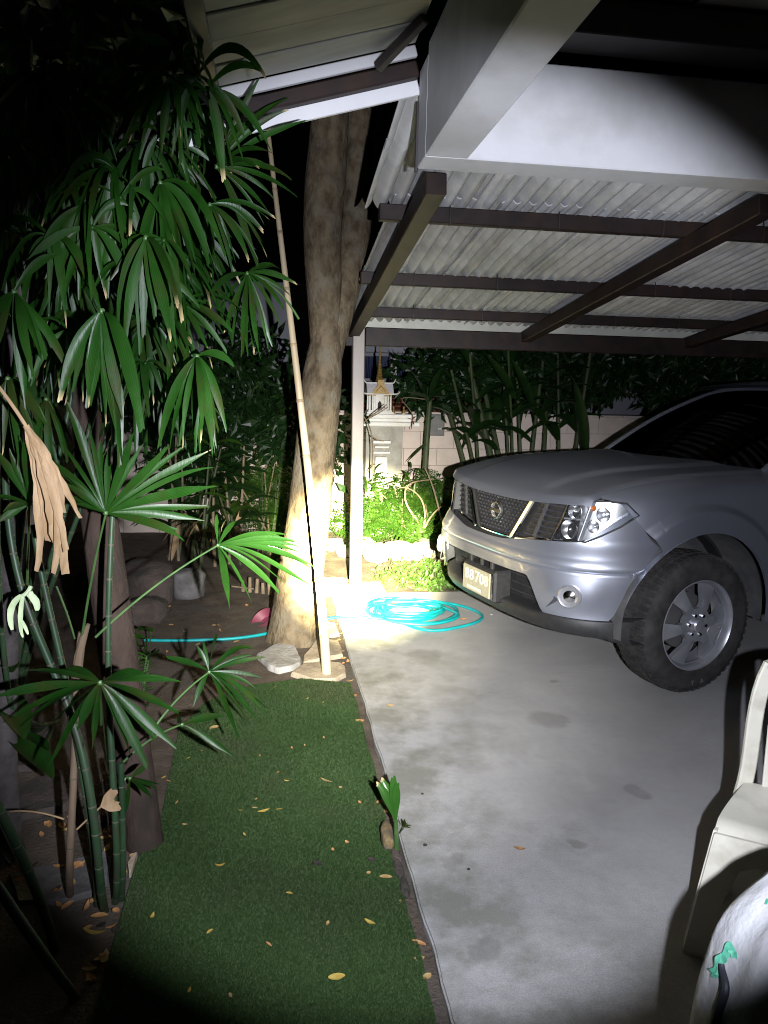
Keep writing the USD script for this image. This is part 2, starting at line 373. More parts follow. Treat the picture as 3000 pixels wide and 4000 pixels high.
# concrete: grey, mottled, mossy and dark along its left edge, paler scuffs
usdkit.material(stage, "/World/Looks/concrete", {
    "g": ("geometry", {}), "m": ("mapping", {"scale": (1, 1, 1)}),
    "n1": ("noise_texture", {"scale": 1.3, "detail": 6, "roughness": 0.62, "distortion": 0.4}),
    "r1": ("rgb_ramp", {"ramp": [(0, (0.30, 0.295, 0.29)), (0.38, (0.345, 0.34, 0.335)), (0.62, (0.415, 0.41, 0.405)), (1, (0.45, 0.445, 0.44))]}),
    "n2": ("noise_texture", {"scale": 30, "detail": 8, "roughness": 0.75}),
    "r2": ("rgb_ramp", {"ramp": [(0, (0.78, 0.78, 0.78)), (0.5, (1, 1, 1)), (1, (1.12, 1.12, 1.12))]}),
    "x1": ("mix_color", {"blend_type": "multiply", "fac": 1.0}),
    "n4": ("noise_texture", {"scale": 190, "detail": 3, "roughness": 0.8}), "k4": ("map_range", {"from_min": 0.3, "from_max": 0.62, "to_min": 0.72, "to_max": 1.06, "clamp": True}), "x4": ("mix_color", {"blend_type": "multiply", "fac": 1.0}),
    # moss by distance from the edge line of the slab
    "sx": ("vector_math", {"math_type": "dot_product", "vector2": tuple(U)}),
    "d0": ("math", {"math_type": "subtract", "value2": float(O @ U + 0.05)}),
    "md": ("map_range", {"from_min": 0.85, "from_max": 0.0, "clamp": True}),
    "nm": ("noise_texture", {"scale": 2.6, "detail": 6, "roughness": 0.65}),
    "mm": ("map_range", {"from_min": 0.44, "from_max": 0.60, "clamp": True}),
    "mf": ("math", {"math_type": "multiply"}), "mf2": ("math", {"math_type": "multiply", "value2": 0.6, "use_clamp": True}),
    "x2": ("mix_color", {"b": (0.095, 0.098, 0.06)}),
    "ns": ("noise_texture", {"scale": 3.1, "detail": 8, "roughness": 0.72}),
    "ms": ("map_range", {"from_min": 0.60, "from_max": 0.74, "clamp": True}), "ms2": ("math", {"math_type": "multiply", "value2": 0.55}),
    "x3": ("mix_color", {"b": (0.46, 0.45, 0.43)}),
    "q0": ("vector_math", {"math_type": "distance", "vector2": tuple(PZ(2250, 3290))}), "e0": ("map_range", {"from_min": 0.0403, "from_max": 0.0245, "to_min": 0.0, "to_max": 0.42, "clamp": True}), "z0": ("mix_color", {"b": (0.15, 0.145, 0.13)}),
    "q1": ("vector_math", {"math_type": "distance", "vector2": tuple(PZ(2140, 2810))}), "e1": ("map_range", {"from_min": 0.1150, "from_max": 0.0700, "to_min": 0.0, "to_max": 0.42, "clamp": True}), "z1": ("mix_color", {"b": (0.15, 0.145, 0.13)}),
    "q2": ("vector_math", {"math_type": "distance", "vector2": tuple(PZ(1900, 3720))}), "e2": ("map_range", {"from_min": 0.0633, "from_max": 0.0385, "to_min": 0.0, "to_max": 0.42, "clamp": True}), "z2": ("mix_color", {"b": (0.15, 0.145, 0.13)}),
    "q3": ("vector_math", {"math_type": "distance", "vector2": tuple(PZ(1765, 3372))}), "e3": ("map_range", {"from_min": 0.0575, "from_max": 0.0350, "to_min": 0.0, "to_max": 0.42, "clamp": True}), "z3": ("mix_color", {"b": (0.15, 0.145, 0.13)}),
    "q4": ("vector_math", {"math_type": "distance", "vector2": tuple(PZ(2170, 2660))}), "e4": ("map_range", {"from_min": 0.0345, "from_max": 0.0210, "to_min": 0.0, "to_max": 0.42, "clamp": True}), "z4": ("mix_color", {"b": (0.15, 0.145, 0.13)}),
    "q5": ("vector_math", {"math_type": "distance", "vector2": tuple(PZ(2480, 3080))}), "e5": ("map_range", {"from_min": 0.0690, "from_max": 0.0420, "to_min": 0.0, "to_max": 0.42, "clamp": True}), "z5": ("mix_color", {"b": (0.15, 0.145, 0.13)}),
    "q6": ("vector_math", {"math_type": "distance", "vector2": tuple(PZ(1650, 2560))}), "e6": ("map_range", {"from_min": 0.1380, "from_max": 0.0840, "to_min": 0.0, "to_max": 0.42, "clamp": True}), "z6": ("mix_color", {"b": (0.15, 0.145, 0.13)}),
    "nw": ("noise_texture", {"scale": 9, "detail": 4}), "nv": ("vector_math", {"math_type": "multiply", "vector2": (0.16, 0.16, 0.0)}), "nz": ("vector_math", {"math_type": "subtract"}), "nh": ("vector_math", {"math_type": "add", "vector2": (0.08, 0.08, 0.0)}),
    "bp": ("bump", {"strength": 0.35, "distance": 0.004}),
    "p": ("principled_bsdf", {"roughness": 0.82, "specular_ior_level": 0.3})},
    [("g.position", "m.vector"), ("m.vector", "n1.vector"), ("n1.fac", "r1.fac"), ("m.vector", "n2.vector"), ("n2.fac", "r2.fac"),
     ("r1.color", "x1.a"), ("r2.color", "x1.b"), ("g.position", "sx.vector1"), ("sx.value", "d0.value1"), ("d0.value", "md.value"),
     ("g.position", "nm.vector"), ("nm.fac", "mm.value"), ("md.result", "mf.value1"), ("mm.result", "mf.value2"), ("mf.value", "mf2.value1"),
     ("mf2.value", "x2.fac"), ("g.position", "n4.vector"), ("n4.fac", "k4.value"), ("x1.result", "x4.a"), ("k4.result", "x4.b"), ("x4.result", "x2.a"), ("g.position", "ns.vector"), ("ns.fac", "ms.value"), ("ms.result", "ms2.value1"), ("ms2.value", "x3.fac"),
     ("x2.result", "x3.a"), ("nh.vector", "q0.vector1"), ("q0.value", "e0.value"), ("e0.result", "z0.fac"), ("x3.result", "z0.a"), ("nh.vector", "q1.vector1"), ("q1.value", "e1.value"), ("e1.result", "z1.fac"), ("z0.result", "z1.a"), ("nh.vector", "q2.vector1"), ("q2.value", "e2.value"), ("e2.result", "z2.fac"), ("z1.result", "z2.a"), ("nh.vector", "q3.vector1"), ("q3.value", "e3.value"), ("e3.result", "z3.fac"), ("z2.result", "z3.a"), ("nh.vector", "q4.vector1"), ("q4.value", "e4.value"), ("e4.result", "z4.fac"), ("z3.result", "z4.a"), ("nh.vector", "q5.vector1"), ("q5.value", "e5.value"), ("e5.result", "z5.fac"), ("z4.result", "z5.a"), ("nh.vector", "q6.vector1"), ("q6.value", "e6.value"), ("e6.result", "z6.fac"), ("z5.result", "z6.a"), ("g.position", "nw.vector"), ("nw.color", "nv.vector1"), ("g.position", "nz.vector1"), ("nv.vector", "nz.vector2"), ("nz.vector", "nh.vector1"), ("z6.result", "p.base_color"), ("n2.fac", "bp.height"), ("bp.normal", "p.normal")], surface="p.BSDF")
# car paint, glass, lamp parts
mat("car_paint", (0.37, 0.39, 0.46), rough=0.39, metal=0.80, coat=0.7, spec=0.5, coat_rough=0.07)
mat("alloy", (0.34, 0.35, 0.38), (0.42, 0.42, 0.45), scale=12, rough=0.34, metal=0.6)
mat("chrome", (0.75, 0.75, 0.76), rough=0.12, metal=1.0)
mat("tyre_rubber", (0.026, 0.025, 0.025), (0.048, 0.046, 0.044), scale=14, rough=0.85, spec=0.2)
mat("tyre_letter", (0.10, 0.095, 0.085), rough=0.8)
mat("liner", (0.05, 0.05, 0.052), (0.085, 0.082, 0.08), scale=9, rough=0.9)
mat("grille_black", (0.025, 0.026, 0.03), (0.05, 0.05, 0.055), scale=50, rough=0.35)
mat("reflector", (0.7, 0.7, 0.71), rough=0.28, metal=1.0)
mat("amber", (0.5, 0.13, 0.02), rough=0.3)
mat("plate_face", (0.27, 0.255, 0.18), (0.32, 0.30, 0.215), scale=30, rough=0.6)
mat("plate_text", (0.55, 0.53, 0.40), rough=0.6)
for nm, tint, gl in (("clear_lens", (0.93, 0.95, 0.97), 1.0), ("tinted_glass", (0.05, 0.055, 0.065), 0.03)):
    usdkit.material(stage, "/World/Looks/" + nm, {"f": ("fresnel", {"IOR": 1.5}), "t": ("transparent_bsdf", {"color": tint}), "g": ("glossy_bsdf", {"roughness": 0.04, "color": (gl, gl, gl)}),
                    "x": ("mix_closure", {})}, [("f.fac", "x.fac"), ("t.BSDF", "x.closure1"), ("g.BSDF", "x.closure2")], surface="x.closure")

def streaky(name, ramp, rough):
    """Colour that changes from corrugation to corrugation and drifts slowly along them, with damp blotches."""
    usdkit.material(stage, "/World/Looks/" + name, {
        "g": ("geometry", {}), "du": ("vector_math", {"math_type": "dot_product", "vector2": tuple(U * 13.2)}), "dv": ("vector_math", {"math_type": "dot_product", "vector2": tuple(V * 0.35)}),
        "c": ("combine_xyz", {}), "n": ("noise_texture", {"scale": 1.0, "detail": 3, "roughness": 0.7}), "r": ("rgb_ramp", {"ramp": ramp}),
        "n2": ("noise_texture", {"scale": 4.0, "detail": 6, "roughness": 0.65}), "k": ("map_range", {"from_min": 0.35, "from_max": 0.65, "to_min": 0.72, "to_max": 1.1, "clamp": True}),
        "x": ("mix_color", {"blend_type": "multiply", "fac": 1.0}), "n3": ("noise_texture", {"scale": 90, "detail": 3}), "b": ("bump", {"strength": 0.3, "distance": 0.003}),
        "p": ("principled_bsdf", {"roughness": rough, "specular_ior_level": 0.2})},
        [("g.position", "du.vector1"), ("g.position", "dv.vector1"), ("du.value", "c.x"), ("dv.value", "c.y"), ("c.vector", "n.vector"), ("n.fac", "r.fac"), ("g.position", "n2.vector"), ("n2.fac", "k.value"),
         ("r.color", "x.a"), ("k.result", "x.b"), ("x.result", "p.base_color"), ("g.position", "n3.vector"), ("n3.fac", "b.height"), ("b.normal", "p.normal")], surface="p.BSDF")


streaky("fibre_cement", [(0, (0.24, 0.225, 0.195)), (0.30, (0.32, 0.31, 0.285)), (0.42, (0.46, 0.46, 0.455)), (0.62, (0.52, 0.52, 0.525)), (1, (0.56, 0.56, 0.565))], 0.85)
mat("concrete_dark", (0.30, 0.30, 0.295), (0.36, 0.36, 0.355), scale=4, rough=0.8, bump=0.2, bscale=60, bdist=0.002, spec=0.3, c3=(0.40, 0.40, 0.395), s3=5)
mat("concrete_pale", (0.42, 0.415, 0.40), (0.54, 0.53, 0.51), scale=24, rough=0.85, bump=0.3, bscale=80, bdist=0.003)
# ------------------------------------------------------------------ the ground: soil, slab, turf
rng = np.random.default_rng(7)
EDGE = [(-0.71, 7.7), (-0.43, 5.93), (-0.30, 5.1), (-0.16, 4.2), (0.003, 3.185), (0.088, 2.53), (0.21, 1.737), (0.30, 1.1), (0.60, -1.6)]


def soil_z(x, y):
    p = np.stack([np.asarray(x, float) * 2.2, np.asarray(y, float) * 2.2, np.zeros_like(np.asarray(x, float))], -1)
    return -0.036 + 0.03 * (meshkit.fbm(p, 4, 3) - 0.5)


def build_ground():
    gx = np.r_[np.linspace(-60, -7, 14), np.linspace(-6, 6, 150), np.linspace(7, 60, 14)]
    gy = np.r_[np.linspace(-60, -1, 14), np.linspace(-0.6, 9.6, 140), np.linspace(11, 80, 14)]
    X, Y = np.meshgrid(gx, gy)
    near = np.clip((6.5 - np.abs(X)) / 1, 0, 1) * np.clip((Y + 0.8) / 0.6, 0, 1) * np.clip((10.2 - Y) / 0.8, 0, 1)
    zz = -0.036 + (soil_z(X, Y) + 0.036) * near
    obj("ground", grid(np.stack([X, Y, zz], -1)), "soil", smooth=True, kind="structure")
    # slab
    e = spline(np.c_[A(EDGE)[1:8], np.zeros(7)], 120)[:, :2]
    e[:, 0] += 0.012 * (meshkit.fbm(np.c_[e * 6, e[:, :1] * 0], 4, 5) - 0.5) * 2
    far_r = (O + 6.5 * U - 0.05 * V)[:2]
    poly = Polygon([*e, (0.6, -1.6), (7.5, -1.6), tuple(far_r)])
    m = extrude(poly.buffer(-0.008, join_style=1), 0.10, (0, 0, -0.108))
    top = extrude(poly.buffer(-0.014, join_style=1), 0.008, (0, 0, -0.008))
    obj("concrete_slab", cat_([m, top]), "concrete", smooth=False, kind="structure")
    # artificial turf sheet and its blades
    left = [PZ(x, y, -0.02)[:2] for x, y in ((985, 2672), (800, 2740), (700, 2840), (655, 3060), (628, 3190), (575, 3285), (530, 3370), (430, 3720), (330, 4100), (230, 4600))]
    right = [q + A([-0.028, 0]) for q in e if 0.9 < q[1] < 4.13]
    tp = Polygon([*left, *right[::-1], tuple(PZ(1180, 2648, -0.02)[:2])]).buffer(0)
    obj("turf", extrude(tp, 0.012, (0, 0, -0.036)), "turf_base", smooth=False, kind="structure")
    x0, y0, x1, y1 = tp.bounds
    from shapely import contains_xy
    n = 330000
    yy = y0 + (y1 - y0) * rng.random(n) ** 1.5; xx = x0 + (x1 - x0) * rng.random(n)
    ok = contains_xy(tp.buffer(-0.004), xx, yy); xx, yy = xx[ok], yy[ok]; n = len(xx)
    a = rng.random(n) * 2 * pi; h = 0.004 + 0.006 * rng.random(n); w = 0.0009 + 0.0008 * rng.random(n) + 0.0004 * yy
    clump = meshkit.fbm(np.c_[xx * 30, yy * 30, xx * 0], 2, 9)
    lean = h * (0.4 + 0.7 * rng.random(n)); b = a + pi / 2 + rng.normal(0, 0.5, n)
    base = np.c_[xx, yy, np.full(n, -0.025)]
    s = np.c_[np.cos(a) * w, np.sin(a) * w, 0 * a]
    v = np.stack([base - s, base + s, base + np.c_[np.cos(b) * lean, np.sin(b) * lean, h * (0.7 + 0.6 * clump)]], 1).reshape(-1, 3)
    obj("turf_blades", (v, np.arange(3 * n).reshape(-1, 3)), "turf_blade", smooth=False, kind="stuff",
        label="short artificial grass blades covering the green strip beside the slab", cat="artificial grass")
    px = [(1830, 3930), (1950, 3820), (2080, 3752), (2215, 3702), (2295, 3678), (2350, 3690), (2421, 3703), (2500, 3728), (2600, 3742), (2760, 3770), (2900, 4300), (1780, 4300), (1770, 4050)]
    pp = A([PZ(x, y, 0)[:2] for x, y in px]); pg = Polygon(pp).buffer(0.01)
    q = A([pg.exterior.interpolate(i * 0.02).coords[0] for i in range(int(pg.exterior.length / 0.02))]); q = q + 0.012 * (meshkit.fbm(np.c_[q * 30, q[:, :1] * 0], 3, 2) - 0.5)[:, None]
    obj("concrete_patch", extrude(Polygon(q), 0.003, (0, 0, 0.001)), "concrete", smooth=False, kind="structure")
    return tp, poly


TURF, SLAB = build_ground()

# ------------------------------------------------------------------ carport: post, beam, rafters, purlins, sheets
SL = math.tan(math.radians(6.6)); Z0 = 2.235            # underside of the sheets at the post


def roof(u, v, dz=0.0):
    return W(u, v, Z0 - SL * v + dz)


def build_carport():
    t = Thing("carport", "open carport with brown steel frame and grey corrugated roof over the slab", "carport", W(0, 0, 0))
    p0, p1 = W(0.075, 0, -0.02), W(0.065, 0, 2.16)
    post = obj("post", bar(p0, p1, 0.095, 0.095, 0.006, up=U), "post_steel", t, label="tall square post at the corner of the carport")
    obj("base_plate", bevelbox(W(0.075, 0, 0.0), (0.2, 0.2, 0.02), (U, V, Z), 0.004), "post_steel", (t, post))
    # front beam
    obj("beam", bar(W(0.118, 0, 2.085), W(6.2, 0, 2.085), 0.06, 0.145, 0.006, up=Z), "brown_steel", t)
    obj("fascia_board", bar(W(0.12, 0.11, 2.20), W(6.2, 0.11, 2.20), 0.012, 0.085, up=Z), "fascia_pale", t)
    obj("beam", bar(W(-0.035, 0.02, 2.08), W(0.025, 0.02, 2.08), 0.05, 0.14, 0.005, up=Z), "brown_steel", t)
    # rafters run down and away below the purlins
    for u in (0.03, 1.44, 2.87, 4.3):
        r = obj("rafter", bar(roof(u, -3.0, -0.115), roof(u, 0.22, -0.115), 0.085, 0.085, 0.005, up=Z), "brown_steel", t)
        obj("end_cap", bevelbox(roof(u, 0.225, -0.115), (0.082, 0.012, 0.082), (U, V, Z), 0.003), "fascia_pale", (t, r))
    for v, ul in ((-2.42, -0.115), (-1.29, -0.07), (-0.37, 0.1)):
        pl = obj("purlin", bar(roof(ul, v, -0.037), roof(6.2, v, -0.037), 0.05, 0.072, 0.004, up=Z), "brown_steel", t)
        for k in range(11):
            uu = ul + 0.33 + 0.53 * k
            c = roof(uu, v - 0.02, 0.0)
            obj("roof_hook", tube([c + Z * 0.02, c - V * 0.012 - Z * 0.03, c - V * 0.012 - Z * 0.075, c + V * 0.01 - Z * 0.082], 0.0032, 6), "dark_steel", (t, pl))
    # corrugated sheets, lapping downhill at each purlin
    pitch = 0.53 / 7
    spans = [(-3.035, -2.36), (-2.50, -1.22), (-1.36, -0.28), (-0.44, 0.30)]
    for k, (va, vb) in enumerate([*spans, (-3.385, -2.98)]):
        for q in range(11 if k < 4 else 1):
            ua = (-0.175 if k in (0, 4) else -0.055) + 0.50 * q; ub = ua + (0.53 if k < 4 else 0.105)
            uu = np.linspace(ua, ub, 99 if k < 4 else 21); vv = np.linspace(va, vb, 6)
            Ug, Vg = np.meshgrid(uu, vv)
            wav = 0.020 - 0.044 * np.abs(np.sin(pi * ((Ug - ua) / pitch + 0.5))) ** 0.85
            jit = 0.006 * math.sin(q * 2.3 + k * 1.7)
            dz = 0.028 + wav + jit + 0.022 * ((Vg - vb) / (va - vb) < 0.12) * 0 - 0.006 * (k % 2) + (0.016 * (Vg - va) / (vb - va) - 0.008) * -1 + 0.004 * (q % 2)
            P = np.stack([roof(a, b, c) for a, b, c in zip(Ug.ravel(), Vg.ravel(), dz.ravel())]).reshape(*Ug.shape, 3)
            top = P + Z * 0.0065
            v1, f1 = grid(P, flip=True); v2, f2 = grid(top)
            r, c = Ug.shape
            loop = [i for i in range(c)] + [i * c + c - 1 for i in range(1, r)] + [(r - 1) * c + i for i in range(c - 2, -1, -1)] + [i * c for i in range(r - 2, 0, -1)]
            n = len(v1); lp = A(loop); nx = np.roll(lp, -1)
            side = np.vstack([np.stack([lp, nx, nx + n], 1), np.stack([lp, nx + n, lp + n], 1)])
            obj("roof_sheet", (np.vstack([v1, v2]), np.vstack([f1, f2 + n, side])), "fibre_cement", t, smooth=50)


build_carport()


# ------------------------------------------------------------------ the house corner overhead: white beams, eave on the left, ceiling on the right
def build_house():
    t = Thing("house", "house corner with white beams and sloping eave overhead at upper right", "house", W(0, -3.6, 0))
    zb = 2.40
    obj("beam", bevelbox(W(3.54, -3.47, zb + 0.15), (7.32, 0.14, 0.30), (U, V, Z), 0.004), "painted_wall", t, label="white beam running right across the top of the photo")
    obj("beam", bevelbox(W(-0.051, -5.47, zb + 0.165), (0.138, 3.86, 0.331), (U, V, Z), 0.004), "painted_wall", t, label="white beam running overhead towards the camera")
    obj("flashing", bevelbox(W(-0.122, -3.392, 2.50), (0.010, 0.014, 0.22), (U, V, Z), 0.002), "dark_steel", t)
    obj("ceiling_bearer", bevelbox(W(3.7, -3.62, 2.78), (7.2, 0.14, 0.10), (U, V, Z), 0.004), "dark_steel", t)
    obj("ceiling_bearer", bar(W(0.15, -4.1, 2.80), W(0.9, -4.75, 2.80), 0.05, 0.05, 0.004, up=Z), "dark_steel", t)
    for k in range(18):
        obj("ceiling_panel", bevelbox(W(0.22 + 0.30 * k, -5.4, 2.85 + 0.004 * (k % 2)), (0.285, 3.7, 0.012), (U, V, Z), 0.004), "grey_sheet", t)
    # left: eave sloping down to the left; s runs along the slope, v towards the camera
    a = math.radians(15.9); S = -math.cos(a) * U - math.sin(a) * Z; N = -math.sin(a) * U + math.cos(a) * Z
    B = W(-0.122, -3.40, 0) * [1, 1, 0] + A([0, 0, 2.657])
    def eb(s0, s1, v0, v1, n0, n1, r=0.003):
        c = B + S * (s0 + s1) / 2 + V * (v0 + v1) / 2 + N * (n0 + n1) / 2
        return bevelbox(c, (s1 - s0, v1 - v0, n1 - n0), (S, V, N), r)
    obj("barge_board", eb(0.0, 0.98, 0.0, 0.018, -0.026, 0.03), "white_board", t)
    obj("verge_channel", eb(0.0, 0.98, -0.045, -0.003, 0.014, 0.064, 0.006), "brown_steel", t)
    obj("barge_board", eb(0.0, 0.86, -0.068, -0.049, 0.064, 0.098), "white_board", t)
    for k in range(12):
        v1 = -0.075 - 0.15 * k; v0 = v1 - 0.144
        obj("soffit_board", eb(0.0, 0.635, v0, v1, 0.098 + 0.004 * (k % 2), 0.106 + 0.004 * (k % 2)), "soffit_board", t)
    obj("rafter_tail", bar(B + S * 0.14 + N * 0.05 - V * 0.085, B + S * 0.01 + N * 0.09 - V * 0.26, 0.026, 0.03, 0.003, up=Z), "dark_steel", t)
    obj("roof_deck", eb(-0.02, 0.68, -1.9, 0.02, 0.14, 0.165), "grey_sheet", t)
    obj("eave_edge", eb(0.638, 0.685, -1.85, -0.075, 0.05, 0.135), "dark_steel", t)


build_house()
# ------------------------------------------------------------------ the pickup, in its own frame: X forward from the front axle, Y to its left (towards the camera), Z up
CA, SA = math.cos(0.409), math.sin(0.409)
CX = A([1.428, 4.834, 0.0]); CXF = A([-CA, -SA, 0]); CXL = A([SA, -CA, 0])


def car(P):
    P = np.asarray(P, float)
    return CX + P[..., 0:1] * CXF + P[..., 1:2] * CXL + P[..., 2:3] * Z


def cm(mesh):
    v, f = arr(mesh); return (car(v), f)


def plan_y(X, xf=0.84, hy=0.905, x0=0.1, n=3.2):
    q = np.clip((np.asarray(X, float) - x0) / (xf - x0), 0, 1) ** n
    return hy * np.clip(1 - q, 0, 1) ** (1 / n)


def plan_x(Y, xf=0.84, hy=0.905, x0=0.1, n=3.2):
    return x0 + (xf - x0) * np.clip(1 - np.abs(np.asarray(Y, float) / hy) ** n, 0, 1) ** (1 / n)


def ip(x, xs, ys):
    from scipy.interpolate import PchipInterpolator
    return PchipInterpolator(xs, ys)(np.clip(x, xs[0], xs[-1]))


def ss(x, a, b):
    q = np.clip((np.asarray(x, float) - a) / (b - a), 0, 1); return q * q * (3 - 2 * q)


def thick(mesh, d=0.012):
    """Gives a sheet of quads a second skin d behind it."""
    t = trimesh.Trimesh(*mesh, process=False); n = A(t.vertex_normals)
    return cat_([mesh, (A(t.vertices) - n * d, A(t.faces)[:, ::-1])])


def hood_z(X, Y):
    mid = ip(X, [-0.75, -0.4, 0.0, 0.3, 0.5, 0.66, 0.8, 0.86], [1.275, 1.262, 1.247, 1.226, 1.195, 1.155, 1.098, 1.06])
    sidez = ip(X, [-0.75, -0.4, 0.0, 0.4, 0.57, 0.66, 0.75], [1.236, 1.234, 1.226, 1.188, 1.152, 1.128, 1.10])
    a = np.abs(Y) / 0.75
    z = mid + (sidez - mid) * a ** 3
    ridge = 0.5 - 0.10 * ss(X, -0.2, 0.8)
    return z + 0.014 * ss(a * 0.75, ridge + 0.05, ridge - 0.035) * ss(X, 0.84, 0.55)


def arch_in(X):
    th = np.arccos(np.clip((np.asarray(X) - 0.03) / 0.52, -1, 1)); return 0.435 + 0.508 * np.sin(th)


def arch_out(X):
    th = np.arccos(np.clip((np.asarray(X) - 0.06) / 0.63, -1, 1)); return 0.50 + 0.635 * np.sin(th)


def side_y(X, z, flare=True):
    zs = ip(X, [-0.95, -0.4, 0.0, 0.4, 0.57, 0.66], [1.238, 1.234, 1.226, 1.188, 1.152, 1.128])
    yp = np.minimum(plan_y(X), 0.905)
    d = zs - z
    y = 0.755 + (yp - 0.755) * (1 - np.exp(-np.maximum(d, 0) / 0.045)) if True else 0
    y = y + 0.012 * ss(d, 0.05, 0.25)
    if flare:
        rr = np.hypot((X - 0.03), np.maximum(z - 0.44, 0)); y = y + 0.034 * ss(rr, 0.66, 0.615) * ss(X, 0.66, 0.5)
    return y


def build_truck():
    t = Thing("pickup_truck", "silver pickup truck parked nose out on the concrete under the carport", "pickup truck", CX)
    # hood
    rows = []
    for s in np.linspace(0, 1, 40):
        Y = np.linspace(-0.745, 0.745, 61); xl = plan_x(Y, 0.825, 0.93)
        xb = -0.62 + 0.30 * (1 - (Y / 0.75) ** 2)
        X = xl + (xb - xl) * s ** 1.25
        z = hood_z(X, Y); z = z - 0.028 * np.exp(-s / 0.012) - 0.012 * np.exp(-(0.745 - np.abs(Y)) / 0.008)
        rows.append(np.c_[X, Y, z])
    hood = obj("hood", cm(thick(grid(A(rows), flip=True), 0.012)), "car_paint", t, smooth=45)
    # black shell inside that closes the gaps between panels
    prof = [(0.70, 0.40), (0.74, 0.80), (0.70, 1.04), (0.5, 1.13), (-0.5, 1.17), (-0.9, 1.17), (-0.9, 0.45), (0.55, 0.42)]
    sh = extrude(Polygon(prof), 1.30, (0, 0, 0), (A([1.0, 0, 0]), A([0, 0, 1.0]), A([0, 1.0, 0])))
    sh = (sh[0] - A([0, 0.65, 0]), sh[1])
    well = trimesh.creation.cylinder(0.50, 2.4, sections=40); well.apply_transform(trimesh.transformations.rotation_matrix(pi / 2, [1, 0, 0])); well.apply_translation([0.02, 0, 0.43])
    inner = sbox(-0.9, -0.42, 0.72, 0.42)
    a = m3.Manifold(m3.Mesh(np.float32(sh[0]), np.uint32(sh[1])))
    w1 = m3.Manifold(m3.Mesh(np.float32(well.vertices), np.uint32(well.faces)))
    core = m3.Manifold.cube((1.75, 0.80, 2), True).translate((0, 0, 0.9))
    obj("engine_bay", cm(a - (w1 - core)), "black_plastic", t, smooth=False)
    # fenders
    for sgn in (1, -1):
        X = np.r_[np.linspace(-1.0, -0.52, 14), np.linspace(-0.50, 0.34, 44), np.linspace(0.355, 0.625, 22)]
        seam = ip(X, [-1.0, -0.4, 0.0, 0.4, 0.57, 0.66], [1.238, 1.234, 1.226, 1.188, 1.152, 1.128])
        bot = np.where(X < -0.485, 0.42, arch_in(X))
        bot = np.where(X > 0.345, ip(X, [0.345, 0.42, 0.5, 0.545, 0.625], [0.862, 0.95, 1.045, 1.108, 1.130]), bot)
        bot = np.minimum(bot, seam - 0.004)
        cols = []
        for x, zt, zb in zip(X, seam, bot):
            q = np.linspace(0, 1, 44) ** 1.35; z = zt + (zb - zt) * q
            y = side_y(np.full_like(z, x), z); y[0] = 0.752; y = np.where(x > 0.5, np.minimum(y, plan_y(x, 0.84, 0.905) + 0.01), y)
            cols.append(np.c_[np.full_like(z, x), y * sgn, z])
        P = A(cols)
        fd = obj("fender", cm(thick(grid(P, flip=sgn > 0), 0.01)), "car_paint", t, smooth=45)
        # returned lip of the arch and the dusty liner
        th = np.linspace(-0.12, pi + 0.1, 50)
        ax_, az = 0.03 + 0.52 * np.cos(th), 0.435 + 0.508 * np.sin(th)
        ye = side_y(ax_, az)
        lip = np.stack([np.c_[ax_, sgn * (ye + 0.004), az], np.c_[ax_, sgn * (ye - 0.03), az + 0.006]], 0)
        obj("arch_lip", cm(grid(lip, flip=sgn < 0)), "car_paint", (t, fd), smooth=60)
        li = np.stack([np.c_[0.03 + r * 0.52 * np.cos(th), np.full(50, sgn * y), 0.435 + r * 0.515 * np.sin(th)] for y, r in ((0.895, 1.0), (0.84, 1.02), (0.72, 1.02), (0.58, 0.99), (0.48, 0.9), (0.44, 0.3), (0.44, 0.01))], 0)
        obj("wheel_liner", cm(grid(li, flip=sgn < 0)), "liner", t, smooth=40)
    # bumper: one skin round the nose with the intake below the bar left open
    Ys = np.r_[np.linspace(0, 0.7, 36), np.linspace(0.715, 0.86, 16), np.linspace(0.868, 0.904, 12)]
    def ztop(Y, X):
        z = ip(Y, [0, 0.2, 0.36, 0.57, 0.73, 0.786, 0.845, 0.875], [0.815, 0.820, 0.842, 0.868, 0.884, 0.925, 1.005, 1.055])
        return np.where((X < 0.49) & (Y > 0.8), ip(X, [0.30, 0.345, 0.42, 0.49], [0.842, 0.882, 0.968, 1.056]), z)
    cols, ptsx = [], []
    for Y in Ys:
        ptsx.append((plan_x(Y, 0.90, 0.905), Y))
    lastx = ptsx[-1][0]
    ptsx = [p for p in ptsx if p[0] > 0.56] + [(x, float(plan_y(x, 0.90, 0.905))) for x in np.linspace(0.55, 0.30, 16)]
    for X, Y in ptsx:
        zt = float(ztop(Y, X))
        zb = float(0.672 - 0.20 * ss(Y, 0.47, 0.585))
        if X < 0.58:
            zb = max(zb, float(ip(X, [0.30, 0.335, 0.447, 0.507, 0.549, 0.58], [0.845, 0.83, 0.755, 0.685, 0.56, 0.472])))
        zt = max(zt, zb + 0.005)
        k1 = max(min(0.765, zt), zb) ; k2 = max(min(0.705, zt), zb)
        z = np.r_[np.linspace(zt, k1, 18)[:-1], np.linspace(k1, k2, 31)[:-1], np.linspace(k2, zb, 26)]
        # the bar stands proud, with a groove at 0.735 and a step back to the grille
        out = 0.012 * ss(z, 0.80, 0.76) - 0.045 * ss(z, 0.775, 0.90) - 0.013 * np.exp(-((z - 0.737) / 0.009) ** 2) - 0.028 * ss(z, 0.70, 0.48)
        out += 0.02 * np.exp(-((z - 0.60) / 0.07) ** 2) * ss(Y, 0.55, 0.64) * ss(X, 0.60, 0.70) * 0.6
        nx, ny = (X - 0.1) ** 2.2 / 0.8 ** 3.2, abs(Y) ** 2.2 / 0.905 ** 3.2
        l = math.hypot(nx, ny) or 1
